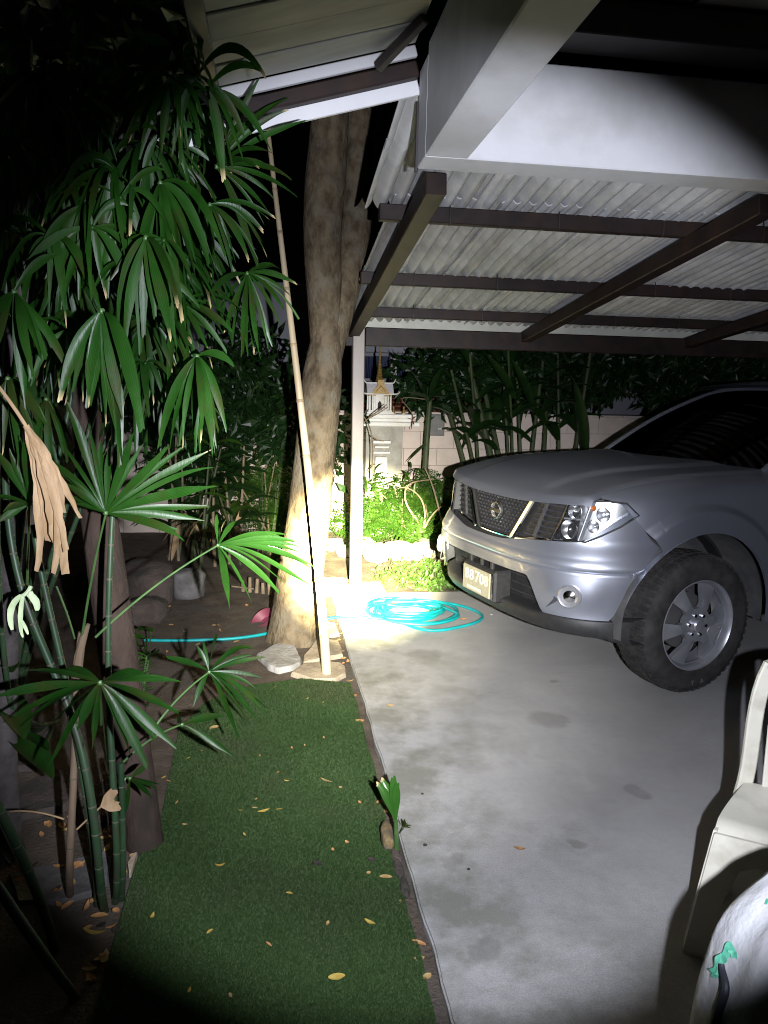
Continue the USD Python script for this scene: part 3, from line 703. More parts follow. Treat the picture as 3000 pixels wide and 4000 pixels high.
        cols.append(np.c_[X + out * nx / l, Y + out * ny / l, z])
    P = A(cols); full = np.concatenate([(P * [1, -1, 1])[::-1][:-1], P], 0)
    bmp = obj("front_bumper", cm(thick(grid(full, flip=True), 0.014)), "car_paint", t, smooth=40)
    # fog lamps: silver rings on the bumper corners, left one knocked out of its seat
    for sgn in (1, -1):
        c = A([0.762, 0.722 * sgn, 0.598]); d = unit(A([0.74, 0.62 * sgn, 0.05]))
        fl = obj("fog_lamp", cm(lathe([(0.0, 0.012), (0.030, 0.016), (0.046, 0.030), (0.055, 0.034), (0.064, 0.024), (0.066, -0.03)], c + d * 0.012, d, 28)), "alloy", t)
        obj("lens", cm(lathe([(0.0, 0.024), (0.02, 0.022), (0.04, 0.014)], c + d * 0.014, d, 24)), "chrome", (t, fl))
        hole = Polygon([(-0.13, -0.085), (-0.09, -0.03), (-0.078, 0.05), (-0.045, 0.068), (-0.04, 0.0), (-0.07, -0.04)])
        x, y, dd = frame(d); hx = A([-d[1], d[0], 0]) * (1 if sgn > 0 else -1) * -1
        hx = unit(A([-0.62 * sgn, 0.74, 0])) * sgn
        obj("torn_gap", cm(extrude(hole, 0.005, c + d * 0.0, (hx, A([0, 0, 1.0]), d))), "cord_black", (t, fl))
    # dark lower intake, lip and corner flaps
    cols = []
    for Y in np.linspace(-0.60, 0.60, 31):
        X = float(plan_x(Y, 0.80, 0.9)); cols.append(np.c_[[X - 0.02, X - 0.05, X - 0.05, X + 0.01], [Y] * 4, [0.69, 0.62, 0.47, 0.44]])
    obj("intake_panel", cm(grid(A(cols), flip=True)), "black_plastic", t, smooth=30)
    for k in range(4):
        pts = [(float(plan_x(Y, 0.80, 0.9)) - 0.012, Y, 0.655 - 0.05 * k) for Y in np.linspace(-0.46, 0.46, 21)]
        obj("intake_bar", cm(tube(pts, 0.008, 6)), "black_plastic", t)
    cols = []
    for Y in np.linspace(-0.875, 0.875, 71):
        X = float(plan_x(Y, 0.87, 0.905)); drop = 0.0 + 0.035 * ss(abs(Y), 0.80, 0.88)
        zt = 0.455 + 0.012 * ss(abs(Y), 0.45, 0.6)
        cols.append(np.c_[[X - 0.12, X - 0.03, X, X - 0.005, X - 0.03, X - 0.16], [Y] * 6, A([zt + 0.01, zt, zt - 0.012, 0.40 - drop, 0.365 - drop, 0.36 - drop])])
    obj("lower_lip", cm(grid(A(cols), flip=True)), "black_plastic", t, smooth=40)
    # plate box
    bx = obj("plate_box", cm(bevelbox((0.845, 0, 0.515), (0.12, 0.385, 0.20), r=0.012)), "black_plastic", t)
    pl = obj("number_plate", cm(bevelbox((0.912, -0.012, 0.512), (0.012, 0.325, 0.158), r=0.004)), "plate_face", t)
    yv = A([0, 1.0, 0]); ax = (-yv * -1, A([0, 0, 1.0]), A([1.0, 0, 0]))
    for txt, y, s in (("88", -0.148, 0.062), ("7", -0.028, 0.066), ("08", 0.03, 0.060)):
        m = meshkit.text_mesh(txt, s, 0.003, bold=True); v = A(m.vertices)
        obj("plate_digit", cm((A([0.9185, y, 0.508]) + v @ np.stack(ax), A(m.faces))), "plate_text", (t, pl), smooth=False)
    obj("plate_strip", cm(bevelbox((0.919, -0.03, 0.458), (0.003, 0.17, 0.020), r=0.001)), "plate_text", (t, pl))
    obj("plate_edge", cm(tube([(0.905, 0.168, 0.592), (0.918, 0.176, 0.585), (0.918, 0.176, 0.445), (0.905, 0.168, 0.436)], 0.007, 8)), "chrome", (t, pl))
    for y in (-0.13, 0.0, 0.12):
        obj("plate_bolt", cm(bevelbox((0.885, y, 0.635), (0.02, 0.03, 0.05), r=0.005)), "black_plastic", (t, bx))
    # grille: black backing, honeycomb, two bright struts, badge
    cols = []
    for Y in np.linspace(-0.60, 0.60, 41):
        X = float(plan_x(Y, 0.80, 0.93)); zb = float(ip(abs(Y), [0, 0.2, 0.36, 0.6], [0.812, 0.818, 0.84, 0.87]))
        zt = 1.078 + 0.035 * (Y / 0.6) ** 2
        z = np.linspace(zt, zb, 8); cols.append(np.c_[X - 0.012 + 0.0 * z - 0.02 * (z - zb) / (zt - zb), 0 * z + Y, z])
    gr = obj("grille", cm(grid(A(cols), flip=True)), "black_plastic", t, smooth=40)
    def gpt(Y, z, o=0.0):
        return A([float(plan_x(Y, 0.80, 0.93)) - 0.012 - 0.02 * (z - 0.82) / 0.26 + o, Y, z])
    rows_ = 11
    for i in range(rows_):
        z = 0.842 + i * 0.0215
        half = 0.185 + (z - 0.82) / 0.27 * 0.155
        for j in range(-9, 10):
            y = (j + 0.5 * (i % 2)) * 0.036
            if abs(y) < half - 0.015 and math.hypot(y, z - 0.955) > 0.062:
                c = gpt(y, z, 0.006)
                obj("mesh_stud", cm((c + A([[0.012, 0, 0], [0, -0.0145, 0], [0, 0, 0.0095], [0, 0.0145, 0], [0, 0, -0.0095]]), A([[0, 1, 2], [0, 2, 3], [0, 3, 4], [0, 4, 1]])[:, ::-1])), "grille_black", (t, gr), smooth=False)
    for sgn in (1, -1):
        a_, b_ = gpt(0.372 * sgn, 1.088, 0.022), gpt(0.205 * sgn, 0.822, 0.030)
        obj("chrome_strut", cm(bar(a_, b_, 0.036, 0.022, 0.007, up=A([1.0, 0, 0]))), "chrome", t)
        a_, b_ = gpt(0.345 * sgn, 1.085, 0.018), gpt(0.175 * sgn, 0.826, 0.026)
        obj("frame_bar", cm(bar(a_, b_, 0.020, 0.014, 0.004, up=A([1.0, 0, 0]))), "black_plastic", (t, gr))
        for k in range(7):
            z = 0.868 + 0.032 * k
            y0 = 0.27 + (z - 0.82) / 0.27 * 0.165; y1 = 0.555 + (z - 0.87) * 0.28
            obj("side_slat", cm(tube([gpt(y * sgn, z, 0.008) for y in np.linspace(y0, y1, 5)], 0.006, 6)), "grille_black", (t, gr))
        a_, b_ = gpt(0.47 * sgn, 1.085, 0.012), gpt(0.39 * sgn, 0.86, 0.014)
        obj("frame_bar", cm(bar(a_, b_, 0.028, 0.016, 0.005, up=A([1.0, 0, 0]))), "grille_black", (t, gr))
    obj("top_trim", cm(tube([gpt(y, 1.083 + 0.035 * (y / 0.6) ** 2, 0.010) for y in np.linspace(-0.62, 0.62, 25)], 0.011, 8)), "black_plastic", (t, gr))
    obj("bottom_trim", cm(tube([gpt(y, float(ip(abs(y), [0, 0.2, 0.36, 0.6], [0.818, 0.824, 0.846, 0.876])), 0.012) for y in np.linspace(-0.58, 0.58, 25)], 0.010, 8)), "chrome", (t, gr))
    c = gpt(0.0, 0.955, 0.024)
    bd = obj("badge_ring", cm(lathe([(0.042, -0.01), (0.046, 0.006), (0.052, 0.008), (0.057, 0.003), (0.058, -0.01)], c, (1, 0, 0), 28)), "reflector", t)
    obj("badge_bar", cm(bevelbox(c + A([0.004, 0, 0]), (0.012, 0.128, 0.022), r=0.003)), "reflector", (t, bd))
    # headlights
    for sgn in (1, -1):
        outl = [(0.628, 1.098), (0.70, 1.108), (0.785, 1.116), (0.840, 1.110), (0.868, 1.048), (0.835, 0.985), (0.786, 0.932), (0.735, 0.892), (0.64, 0.878), (0.560, 0.872)]
        pg = Polygon(outl).buffer(-0.012).buffer(0.008)
        def on(Y, z, o):
            X = float(plan_x(Y, 0.845, 0.905)); nx, ny = max(X - 0.1, 0) ** 2.2 / 0.745 ** 3.2, Y ** 2.2 / 0.905 ** 3.2; l = math.hypot(nx, ny)
            lean = -0.03 * (z - 0.87) / 0.24
            return A([X + o * nx / l + lean, (Y + o * ny / l) * sgn, z])
        def patch(o, n=26, rim=0.0):
            # spans between the lower and the upper outline
            rows = []
            ys = np.linspace(0.562, 0.866, n)
            up = np.interp(ys, [0.560, 0.628, 0.70, 0.785, 0.840, 0.868], [0.876, 1.098, 1.108, 1.116, 1.110, 1.052])
            lo = np.interp(ys, [0.560, 0.64, 0.735, 0.786, 0.835, 0.868], [0.870, 0.878, 0.892, 0.932, 0.985, 1.044])
            for y, a, b in zip(ys, up, lo):
                z = np.linspace(a - rim, b + rim, 12); bow = np.sin(np.linspace(0, pi, 12))
                rows.append([on(y, q, o + 0.010 * w * (o > 0)) for q, w in zip(z, bow)])
            return grid(A(rows), flip=sgn > 0)
        hl = obj("headlight", cm(patch(-0.055)), "reflector", t, smooth=40)
        obj("lens", cm(patch(0.006)), "clear_lens", (t, hl), smooth=60)
        # bezel round the lens
        pts = [on(y, z, 0.004) for y, z in outl + outl[:1]]
        obj("bezel", cm(tube(pts, 0.005, 8)), "black_plastic", (t, hl))
        rim = []
        for y, z in outl + outl[:1]:
            rim.append([on(y, z, 0.0), on(y, z, -0.06)])
        obj("housing", cm(grid(A(rim))), "black_plastic", (t, hl))
        for y, z, r in ((0.665, 1.045, 0.042), (0.650, 0.945, 0.052), (0.795, 1.04, 0.040), (0.765, 0.975, 0.034)):
            cc = on(y, z, -0.05); d = unit(A([0.93, 0.30 * sgn, 0.0]))
            b = obj("reflector", cm(lathe([(0.006, 0.0), (r * 0.5, 0.006), (r * 0.85, 0.022), (r, 0.040), (r * 1.06, 0.040)], cc, d, 24)), "reflector", (t, hl))
            obj("bulb", cm(lathe([(0.0, 0.034), (0.006, 0.030), (0.008, 0.015), (0.008, 0.0)], cc, d, 10)), "alloy", (t, hl))
        obj("indicator", cm(lathe([(0.0, 0.03), (0.012, 0.024), (0.018, 0.0)], on(0.735, 1.07, -0.045), unit(A([0.93, 0.3 * sgn, 0])), 14)), "amber", (t, hl))
        obj("divider", cm(bar(on(0.735, 1.11, -0.03), on(0.70, 0.885, -0.03), 0.012, 0.03, 0.003, up=A([1.0, 0, 0]))), "alloy", (t, hl))
        obj("divider", cm(bar(on(0.60, 1.0, -0.03), on(0.725, 1.005, -0.03), 0.010, 0.03, 0.003, up=A([1.0, 0, 0]))), "alloy", (t, hl))
    # wheels
    def wheel(cx_, sgn):
        R, c = 0.405, A([cx_, 0.0, 0.398]); yo = 0.885 * sgn; ax = (0, sgn, 0)
        prof = [(0.262, 0), (0.272, 0.004), (0.30, 0.010), (0.335, 0.014), (0.365, 0.008), (0.388, -0.014), (0.400, -0.034), (R - 0.004, -0.06), (R - 0.002, -0.125), (R - 0.004, -0.19), (0.395, -0.215), (0.36, -0.24), (0.27, -0.235)]
        w = obj("wheel", cm(lathe(prof, (cx_, yo, 0.398), ax, 64)), "tyre_rubber", t, smooth=35)
        # tread blocks
        ms = []
        for k in range(58):
            a = k / 58 * 2 * pi; er = A([math.cos(a), 0, math.sin(a)]); et = A([-math.sin(a), 0, math.cos(a)])
            for (yy, sy, off) in ((-0.040, 0.040, 0.0), (-0.088, 0.042, 0.5), (-0.136, 0.042, 0.0), (-0.186, 0.040, 0.5)):
                a2 = (k + off) / 58 * 2 * pi; er = A([math.cos(a2), 0, math.sin(a2)]); et = A([-math.sin(a2), 0, math.cos(a2)])
                rr = R - 0.0045 - (0.006 if yy in (-0.040, -0.186) else 0)
                ms.append(bevelbox(A([cx_, yo + sgn * yy, 0.398]) + er * rr, (0.018, sy, 0.032), (er, A([0, 1.0, 0]), et)))
            if True:
                er = A([math.cos(a), 0, math.sin(a)]); et = A([-math.sin(a), 0, math.cos(a)])
                ms.append(bevelbox(A([cx_, yo - sgn * 0.014, 0.398]) + er * (R - 0.024), (0.030, 0.012, 0.026 if k % 2 else 0.02), (er, A([0, 1.0, 0]), et)))
        obj("tread", cm(cat_(ms)), "tyre_rubber", (t, w), smooth=False)
        if cx_ < 1 and sgn > 0:
            # raised lettering round the lower sidewall
            for txt, a0, st in (("A T", -pi / 2 - 0.05, 0.1), ):
                for i, ch in enumerate(txt):
                    if ch == " ":
                        continue
                    m = meshkit.text_mesh(ch, 0.026, 0.002, bold=True); v = A(m.vertices); v[:, 0] -= v[:, 0].mean(); v[:, 1] -= 0.013
                    a = a0 - 0.0 + (i - 1) * st; er = A([math.cos(a), 0, math.sin(a)]); et = A([-math.sin(a), 0, math.cos(a)])
                    bas = np.stack([et * -1 if False else et, -er, A([0, sgn, 0])])
                    q = A([cx_, yo + sgn * 0.0135, 0.398]) + er * 0.335 + v @ np.stack([-et * -1, -er, A([0, 1.0, 0]) * sgn])
                    obj("sidewall_letter", cm((q, A(m.faces))), "tyre_letter", (t, w), smooth=False)
        obj("rim", cm(lathe([(0.264, 0.004), (0.258, 0.006), (0.250, -0.004), (0.243, -0.02), (0.236, -0.05), (0.225, -0.12)], (cx_, yo, 0.398), ax, 64)), "alloy", (t, w), smooth=40)
        # six broad spokes: a dished disc with six windows
        disc = Point(0, 0).buffer(0.246, 48)
        for k in range(6):
            a = (k + 0.5) * pi / 3 + 0.12
            ww = Polygon([(0.105, -0.020), (0.125, -0.034), (0.222, -0.060), (0.229, 0), (0.222, 0.060), (0.125, 0.034), (0.105, 0.020)]).buffer(0.006)
            disc = disc.difference(affinity.rotate(ww, math.degrees(a), origin=(0, 0)))
        m = trimesh.creation.extrude_polygon(disc, 0.03, engine="earcut"); m = trimesh.Trimesh(m.vertices, m.faces)
        v, f = trimesh.remesh.subdivide_to_size(A(m.vertices), A(m.faces), 0.05)
        r = np.hypot(v[:, 0], v[:, 1]); v[:, 2] += -0.045 - 0.02 * (r / 0.246) ** 2 + 0.018 * np.exp(-((r - 0.12) / 0.06) ** 2)
        ang = np.arctan2(v[:, 1], v[:, 0]) - 0.12
        v[:, 2] -= 0.010 * np.abs(np.sin(ang * 3)) ** 2 * (r > 0.08)
        q = A([cx_, yo, 0.398]) + v @ np.stack([A([1.0, 0, 0]) * (-sgn), A([0, 0, 1.0]), A([0, sgn, 0])])
        obj("spokes", cm((q, f)), "alloy", (t, w), smooth=30)
        obj("hub_cap", cm(lathe([(0.0, 0.018), (0.032, 0.016), (0.040, 0.008), (0.042, -0.02), (0.085, -0.024), (0.088, -0.045)], (cx_, yo, 0.398), ax, 32)), "alloy", (t, w))
        for k in range(6):
            a = k * pi / 3 + 0.12
            obj("wheel_nut", cm(lathe([(0.0, 0.004), (0.010, 0.002), (0.012, -0.012), (0.012, -0.035)], A([cx_ + 0.062 * math.cos(a), yo, 0.398 + 0.062 * math.sin(a)]), ax, 8)), "chrome", (t, w))
        obj("brake_disc", cm(lathe([(0.0, -0.115), (0.165, -0.115), (0.165, -0.135)], (cx_, yo, 0.398), ax, 32)), "liner", (t, w))
    for cx_ in (-0.01, -3.22):
        for sgn in (1, -1):
            wheel(cx_, sgn)
    # cab: windscreen, pillars, roof, doors, bed
    def scr(Y, s):
        x0 = -0.58 + 0.24 * (1 - (Y / 0.72) ** 2); x1 = -1.46 + 0.12 * (1 - (Y / 0.62) ** 2)
        z0 = 1.222 + 0.03 * (1 - (Y / 0.72) ** 2); z1 = 1.690 + 0.035 * (1 - (Y / 0.62) ** 2)
        yy = Y * (1 - 0.12 * s)
        return A([x0 + (x1 - x0) * s, yy, z0 + (z1 - z0) * s + 0.04 * math.sin(pi * s)])
    ws = A([[scr(Y, s) for Y in np.linspace(-0.69, 0.69, 25)] for s in np.linspace(0, 1, 12)])
    obj("windscreen", cm(grid(ws, flip=True)), "tinted_glass", t, smooth=True)
    cl = A([[scr(Y, s) + A([0.02 * (1 - s / 0.03), 0, -0.015]) for Y in np.linspace(-0.72, 0.72, 25)] for s in (-0.06, 0.0, 0.03)])
    obj("cowl_panel", cm(grid(cl, flip=True)), "black_plastic", t, smooth=True)
    for sgn in (1, -1):
        pts = [scr(0.71 * sgn, s) + A([0, 0.012 * sgn, 0.0]) for s in np.linspace(-0.02, 1.0, 12)] + [A([-1.7, 0.62 * sgn, 1.735]), A([-2.6, 0.62 * sgn, 1.745])]
        obj("roof_pillar", cm(tube(pts, 0.022, 10)), "car_paint", t)
        sw = A([[A([x, sgn * (0.90 - 0.26 * ss(z, 1.18, 1.75) ** 1.0), z]) for z in (1.20, 1.35, 1.5, 1.70)] for x in np.linspace(-0.75, -2.75, 9)])
        for i, x in enumerate(np.linspace(-0.75, -2.75, 9)):
            sw[i, :, 0] = np.minimum(x, -0.62 - (A([1.20, 1.35, 1.5, 1.70]) - 1.2) * 1.7) if i < 8 else x
        obj("side_window", cm(grid(sw, flip=sgn > 0)), "tinted_glass", t, smooth=True)
        dr = A([[A([x, sgn * (0.905 + 0.012 * math.sin(pi * ss(z, 0.4, 1.2))), z]) for z in np.linspace(0.40, 1.215, 14)] for x in np.linspace(-1.006, -2.78, 14)])
        obj("door", cm(thick(grid(dr, flip=sgn > 0), 0.01)), "car_paint", t, smooth=40)
        bd_ = A([[A([x, sgn * 0.905, z]) for z in (0.45, 0.75, 1.0, 1.16)] for x in (-2.8, -3.6, -4.35)])
        obj("bed_side", cm(thick(grid(bd_, flip=sgn > 0), 0.03)), "car_paint", t, smooth=40)
    rf = A([[A([x, y, 1.745 + 0.035 * (1 - (y / 0.64) ** 2)]) for y in np.linspace(-0.63, 0.63, 13)] for x in np.linspace(-1.40, -2.75, 10)])
    rf[0, :, 2] -= 0.03
    obj("roof", cm(thick(grid(rf, flip=True), 0.02)), "car_paint", t, smooth=40)
    obj("cab_floor", cm(bevelbox((-2.6, 0, 0.62), (3.3, 1.7, 0.25), r=0.02)), "black_plastic", t)
    obj("cab_back", cm(bevelbox((-2.78, 0, 1.2), (0.04, 1.5, 1.0), r=0.01)), "car_paint", t)
    obj("dashboard", cm(bevelbox((-0.95, 0, 1.08), (0.35, 1.4, 0.22), r=0.03)), "black_plastic", t)
    for sgn in (1, -1):
        obj("seat", cm(bevelbox((-1.9, 0.38 * sgn, 1.15), (0.16, 0.5, 0.7), r=0.05)), "grey_sheet", t)


build_truck()
# ------------------------------------------------------------------ trees, canes and fan palms
def wobble(path, amp, seed, n=40, freq=3.0):
    p = spline(path, n); k = meshkit.fbm(np.c_[p * freq, ][:, :3], 3, seed)
    return p, 1 + amp * (k - 0.5) * 2


def trunkmesh(path, rads, n=48, sides=26, amp=0.06, seed=1, lump=0.05, flare=None):
    p = spline(path, n); r = np.interp(np.linspace(0, 1, n), np.linspace(0, 1, len(rads)), rads)
    v, f = tube(p, r, sides, caps=True)
    body = v[:n * sides].reshape(n, sides, 3); c = p[:, None]
    d = body - c
    k = meshkit.fbm(body * A([9, 9, 3.0]), 4, seed); k2 = meshkit.fbm(body * A([2.2, 2.2, 1.4]), 3, seed + 5)
    s = 1 + amp * 2 * (k - 0.5) + lump * 2 * (k2 - 0.5)
    if flare is not None:
        h = np.clip(1 - (body[..., 2] - body[0, 0, 2]) / flare[0], 0, 1) ** 2
        ang = np.arctan2(d[..., 1], d[..., 0])
        s = s * (1 + h * (flare[1] + flare[2] * np.cos(ang * 5 + seed)))
    v[:n * sides] = (c + d * s[..., None]).reshape(-1, 3)
    return (v, f)


def leafcloud(c, s, n, size, seed, droop=0.3, asp=2.2, surf=0.0):
    """n separate bent leaves spread through an uneven ellipsoid."""
    g = np.random.default_rng(seed)
    d = unit(g.normal(size=(n, 3))); r = g.random(n) ** (1 / 3.0)
    r = np.maximum(r, surf * g.random(n) + (1 - 1) * 0)
    lump = 0.72 + 0.56 * meshkit.fbm(d * 2.1 + seed, 3, seed)
    p = A(c) + d * (r * lump)[:, None] * A(s)
    dirs = unit(g.normal(size=(n, 3)) + d * 0.8 + A([0, 0, -droop])); q = unit(np.cross(dirs, g.normal(size=(n, 3)))); nn = np.cross(q, dirs)
    L = size * (0.6 + 0.8 * g.random(n)); w = L / asp / 2
    a = p; m = p + dirs * (L * 0.5)[:, None]; t = p + dirs * L[:, None] - nn * (L * 0.15)[:, None]
    v = np.stack([a, m + q * w[:, None] + nn * (w * 0.25)[:, None], t, m - q * w[:, None] + nn * (w * 0.25)[:, None], m], 1).reshape(-1, 3)
    b = np.arange(n)[:, None, None] * 5 + A([[0, 1, 4], [4, 1, 2], [0, 4, 3], [4, 2, 3]])[None]
    return (v, b.reshape(-1, 3))


def build_tree():
    D = 4.85
    path = [PY(1140, 2490, D), PY(1162, 2350, D), PY(1184, 2170, D), PY(1209, 1989, D + 0.01), PY(1227, 1808, D + 0.02), PY(1245, 1627, D + 0.03), PY(1261, 1446, D + 0.04), PY(1284, 1266, D + 0.05)]
    path[0][2] = -0.12
    t = Thing("twin_trunk_tree", "tall brown tree with two trunks growing beside the carport post", "tree", PY(1172, 2490, D) * [1, 1, 0])
    tr = obj("trunk", trunkmesh(path, [0.172, 0.162, 0.150, 0.141, 0.134, 0.133, 0.128, 0.085], amp=0.03, lump=0.05, seed=3, n=70, sides=40, flare=(0.45, 0.10, 0.08)), "bark", t, smooth=60)
    l1 = [PY(1258, 1500, D + 0.04), PY(1268, 1200, D + 0.05), PY(1260, 904, D), PY(1284, 542, D - 0.05), PY(1300, 150, D - 0.1), PY(1270, -500, D + 0.1)]
    l2 = [PY(1264, 1500, D + 0.06), PY(1325, 1200, D + 0.12), PY(1384, 904, D + 0.2), PY(1394, 542, D + 0.25), PY(1405, 150, D + 0.3), PY(1480, -500, D + 0.5)]
    obj("limb", trunkmesh(l1, [0.085, 0.112, 0.128, 0.105, 0.09, 0.06], seed=4, amp=0.03, sides=30, n=60), "bark", t, smooth=60)
    obj("limb", trunkmesh(l2, [0.09, 0.105, 0.108, 0.108, 0.09, 0.06], seed=5, amp=0.03, sides=30, n=60), "bark", t, smooth=60)
    tops = [l1[-1], l2[-1]]
    g = np.random.default_rng(5)
    ms = []
    for k in range(9):
        b = tops[k % 2]; e = b + A([g.normal(0, 1.0), g.normal(0.6, 1.0), 0.5 + g.random() * 1.5])
        obj("branch", tube(spline([b - Z * 0.3 * (k % 3), (b + e) / 2 + Z * 0.2, e], 10), np.linspace(0.04, 0.012, 10), 8), "bark", t)
        ms.append(leafcloud(e, (0.75, 0.75, 0.55), 420, 0.11, 40 + k))
    obj("crown", cat_(ms), "dark_leaf", t, smooth=False)
    # low twig with round leaves beside the roof edge
    tw = [PY(1440, 700, D + 0.3), PY(1475, 600, D + 0.28), PY(1500, 480, D + 0.25), PY(1490, 360, D + 0.25)]
    obj("twig", tube(spline(tw, 12), 0.006, 6), "bark", t)
    for k, (x, y) in enumerate(((1482, 430), (1512, 405), (1470, 470), (1500, 470), (1518, 440), (1490, 505), (1468, 545), (1485, 395), (1508, 500), (1475, 515))):
        c = PY(x, y, D + 0.2 + 0.02 * (k % 3)); d = unit(A([g.normal(0, .6), -0.3, -1 + g.normal(0, .3)])); q = unit(np.cross(d, A([g.normal(0, .3), 1, g.normal(0, .4)])))
        a = np.linspace(0, 2 * pi, 11)[:-1]; n_ = np.cross(q, d)
        v = c + 0.055 * np.cos(a)[:, None] * d + 0.032 * np.sin(a)[:, None] * q + n_ * (0.012 * np.cos(a)[:, None] ** 2)
        obj("leaf", (np.vstack([v, c]), A([[10, i, (i + 1) % 10] for i in range(10)])), "shrub_leaf", t, smooth=True)


build_tree()


def build_poles():
    # bamboo pole leaning on the tree
    a, b = PZ(1277, 2640, -0.03), PY(1048, 520, 4.62)
    mid = (a + b) / 2 + A([-0.02, -0.02, 0])
    p = spline([a, a * 0.66 + b * 0.34 + A([0.02, 0, 0]), a * 0.33 + b * 0.67 + A([0.012, 0, 0]), b], 40)
    t = Thing("bamboo_pole", "long thin pale bamboo pole leaning against the twin trunk tree", "bamboo pole", a)
    r = np.linspace(0.029, 0.013, 40)
    obj("cane", tube(p, r, 14), "bamboo", t, smooth=50)
    for s in (0.08, 0.2, 0.31, 0.42, 0.53, 0.63, 0.73, 0.83, 0.92):
        i = int(s * 39); d = unit(p[i + 1] - p[i])
        obj("node", lathe([(r[i] * 0.98, -0.012), (r[i] * 1.10, -0.004), (r[i] * 1.12, 0.002), (r[i] * 0.98, 0.01)], p[i], d, 14), "bamboo_node", t)
    # smooth leaning trunk on the left
    D = 2.58
    path = [PY(572, 3330, D - 0.05), PY(520, 2950, D), PY(468, 2600, D + 0.02), PY(405, 2150, D + 0.04), PY(345, 1700, D + 0.05), PY(296, 1270, D + 0.05), PY(262, 850, D + 0.05), PY(230, 200, D)]
    path[0][2] = -0.08
    t = Thing("smooth_trunk_tree", "slim tree with smooth greyish brown trunk leaning left among the fan palms", "tree", path[0] * [1, 1, 0])
    obj("trunk", trunkmesh(path, [0.066, 0.066, 0.068, 0.065, 0.052, 0.037, 0.034, 0.03], amp=0.022, lump=0.05, seed=12, n=80, sides=30, flare=(0.12, 0.08, 0.03)), "smooth_trunk", t, smooth=60)
    obj("crown", leafcloud(path[-1] + A([0, 0.1, 0.5]), (0.7, 0.7, 0.5), 700, 0.12, 61), "dark_leaf", t, smooth=False)
    # rough grey trunk with a sawn stub at the left edge
    D = 2.45
    path = [PY(30, 3050, D), PY(35, 2400, D), PY(48, 1900, D), PY(42, 1500, D), PY(62, 1250, D)]
    path[0][2] = -0.05
    t = Thing("grey_stump_tree", "rough grey trunk with broken branch stubs at the left edge of the photo", "tree", path[0] * [1, 1, 0])
    tr = obj("trunk", trunkmesh(path, [0.045, 0.04, 0.036, 0.032, 0.026], amp=0.05, seed=15, sides=16), "grey_trunk", t, smooth=60)
    obj("branch_stub", tube([path[-1] - Z * 0.05, PY(85, 1150, D), PY(108, 1000, D - 0.02)], [0.026, 0.02, 0.012], 12), "grey_trunk", (t, tr))
    obj("branch_stub", tube([PY(55, 1330, D), PY(88, 1335, D - 0.02)], [0.014, 0.006], 8), "grey_trunk", (t, tr))


build_poles()


def leaflet(hub, tip, width, sag, nrm, seg=11, dry=0.0, blunt=0.16, fold=0.16, twist=0.0, side=0.0):
    """One blade of a fan leaf from the hub to its tip: ribbed, folded along the middle, sagging by sag metres at half way."""
    t = np.linspace(0, 1, seg); d = tip - hub; L = np.linalg.norm(d)
    p = hub + t[:, None] * d + (sag * 4 * t * (1 - t))[:, None] * Z
    p = p + (side * t * t * (1.2 - t))[:, None] * unit(np.cross(d, nrm))
    tg = unit(np.gradient(p, axis=0)); q = unit(np.cross(tg, nrm)); n = np.cross(q, tg)
    aw = (twist * t)[:, None]; q, n = np.cos(aw) * q + np.sin(aw) * n, np.cos(aw) * n - np.sin(aw) * q
    w = width * np.clip(np.minimum(0.20 + t * 1.7, 1.0), 0, 1) * (1 - (1 - blunt) * ss_(t, 0.66, 1.0)) * (1 - 0.10 * np.abs(t - 0.5))
    cols = A([-1, -0.5, 0, 0.5, 1.0]); rise = A([1, 0.35, 0, 0.35, 1.0])
    P = p[:, None] + (w / 2)[:, None, None] * (cols[None, :, None] * q[:, None] + fold * rise[None, :, None] * n[:, None])
    P[-1, 1] -= tg[-1] * 0.006; P[-1, 3] += tg[-1] * 0.004; P[-1, 0] -= tg[-1] * 0.003
    tipv = np.repeat(ss_(t, 1 - dry, 1 - dry * 0.35), 5) if dry > 0.015 else np.zeros(seg * 5)
    return grid(P), tipv


def ss_(x, a, b):
    q = np.clip((np.asarray(x, float) - a) / max(b - a, 1e-6), 0, 1); return q * q * (3 - 2 * q)


PG = np.random.default_rng(21)


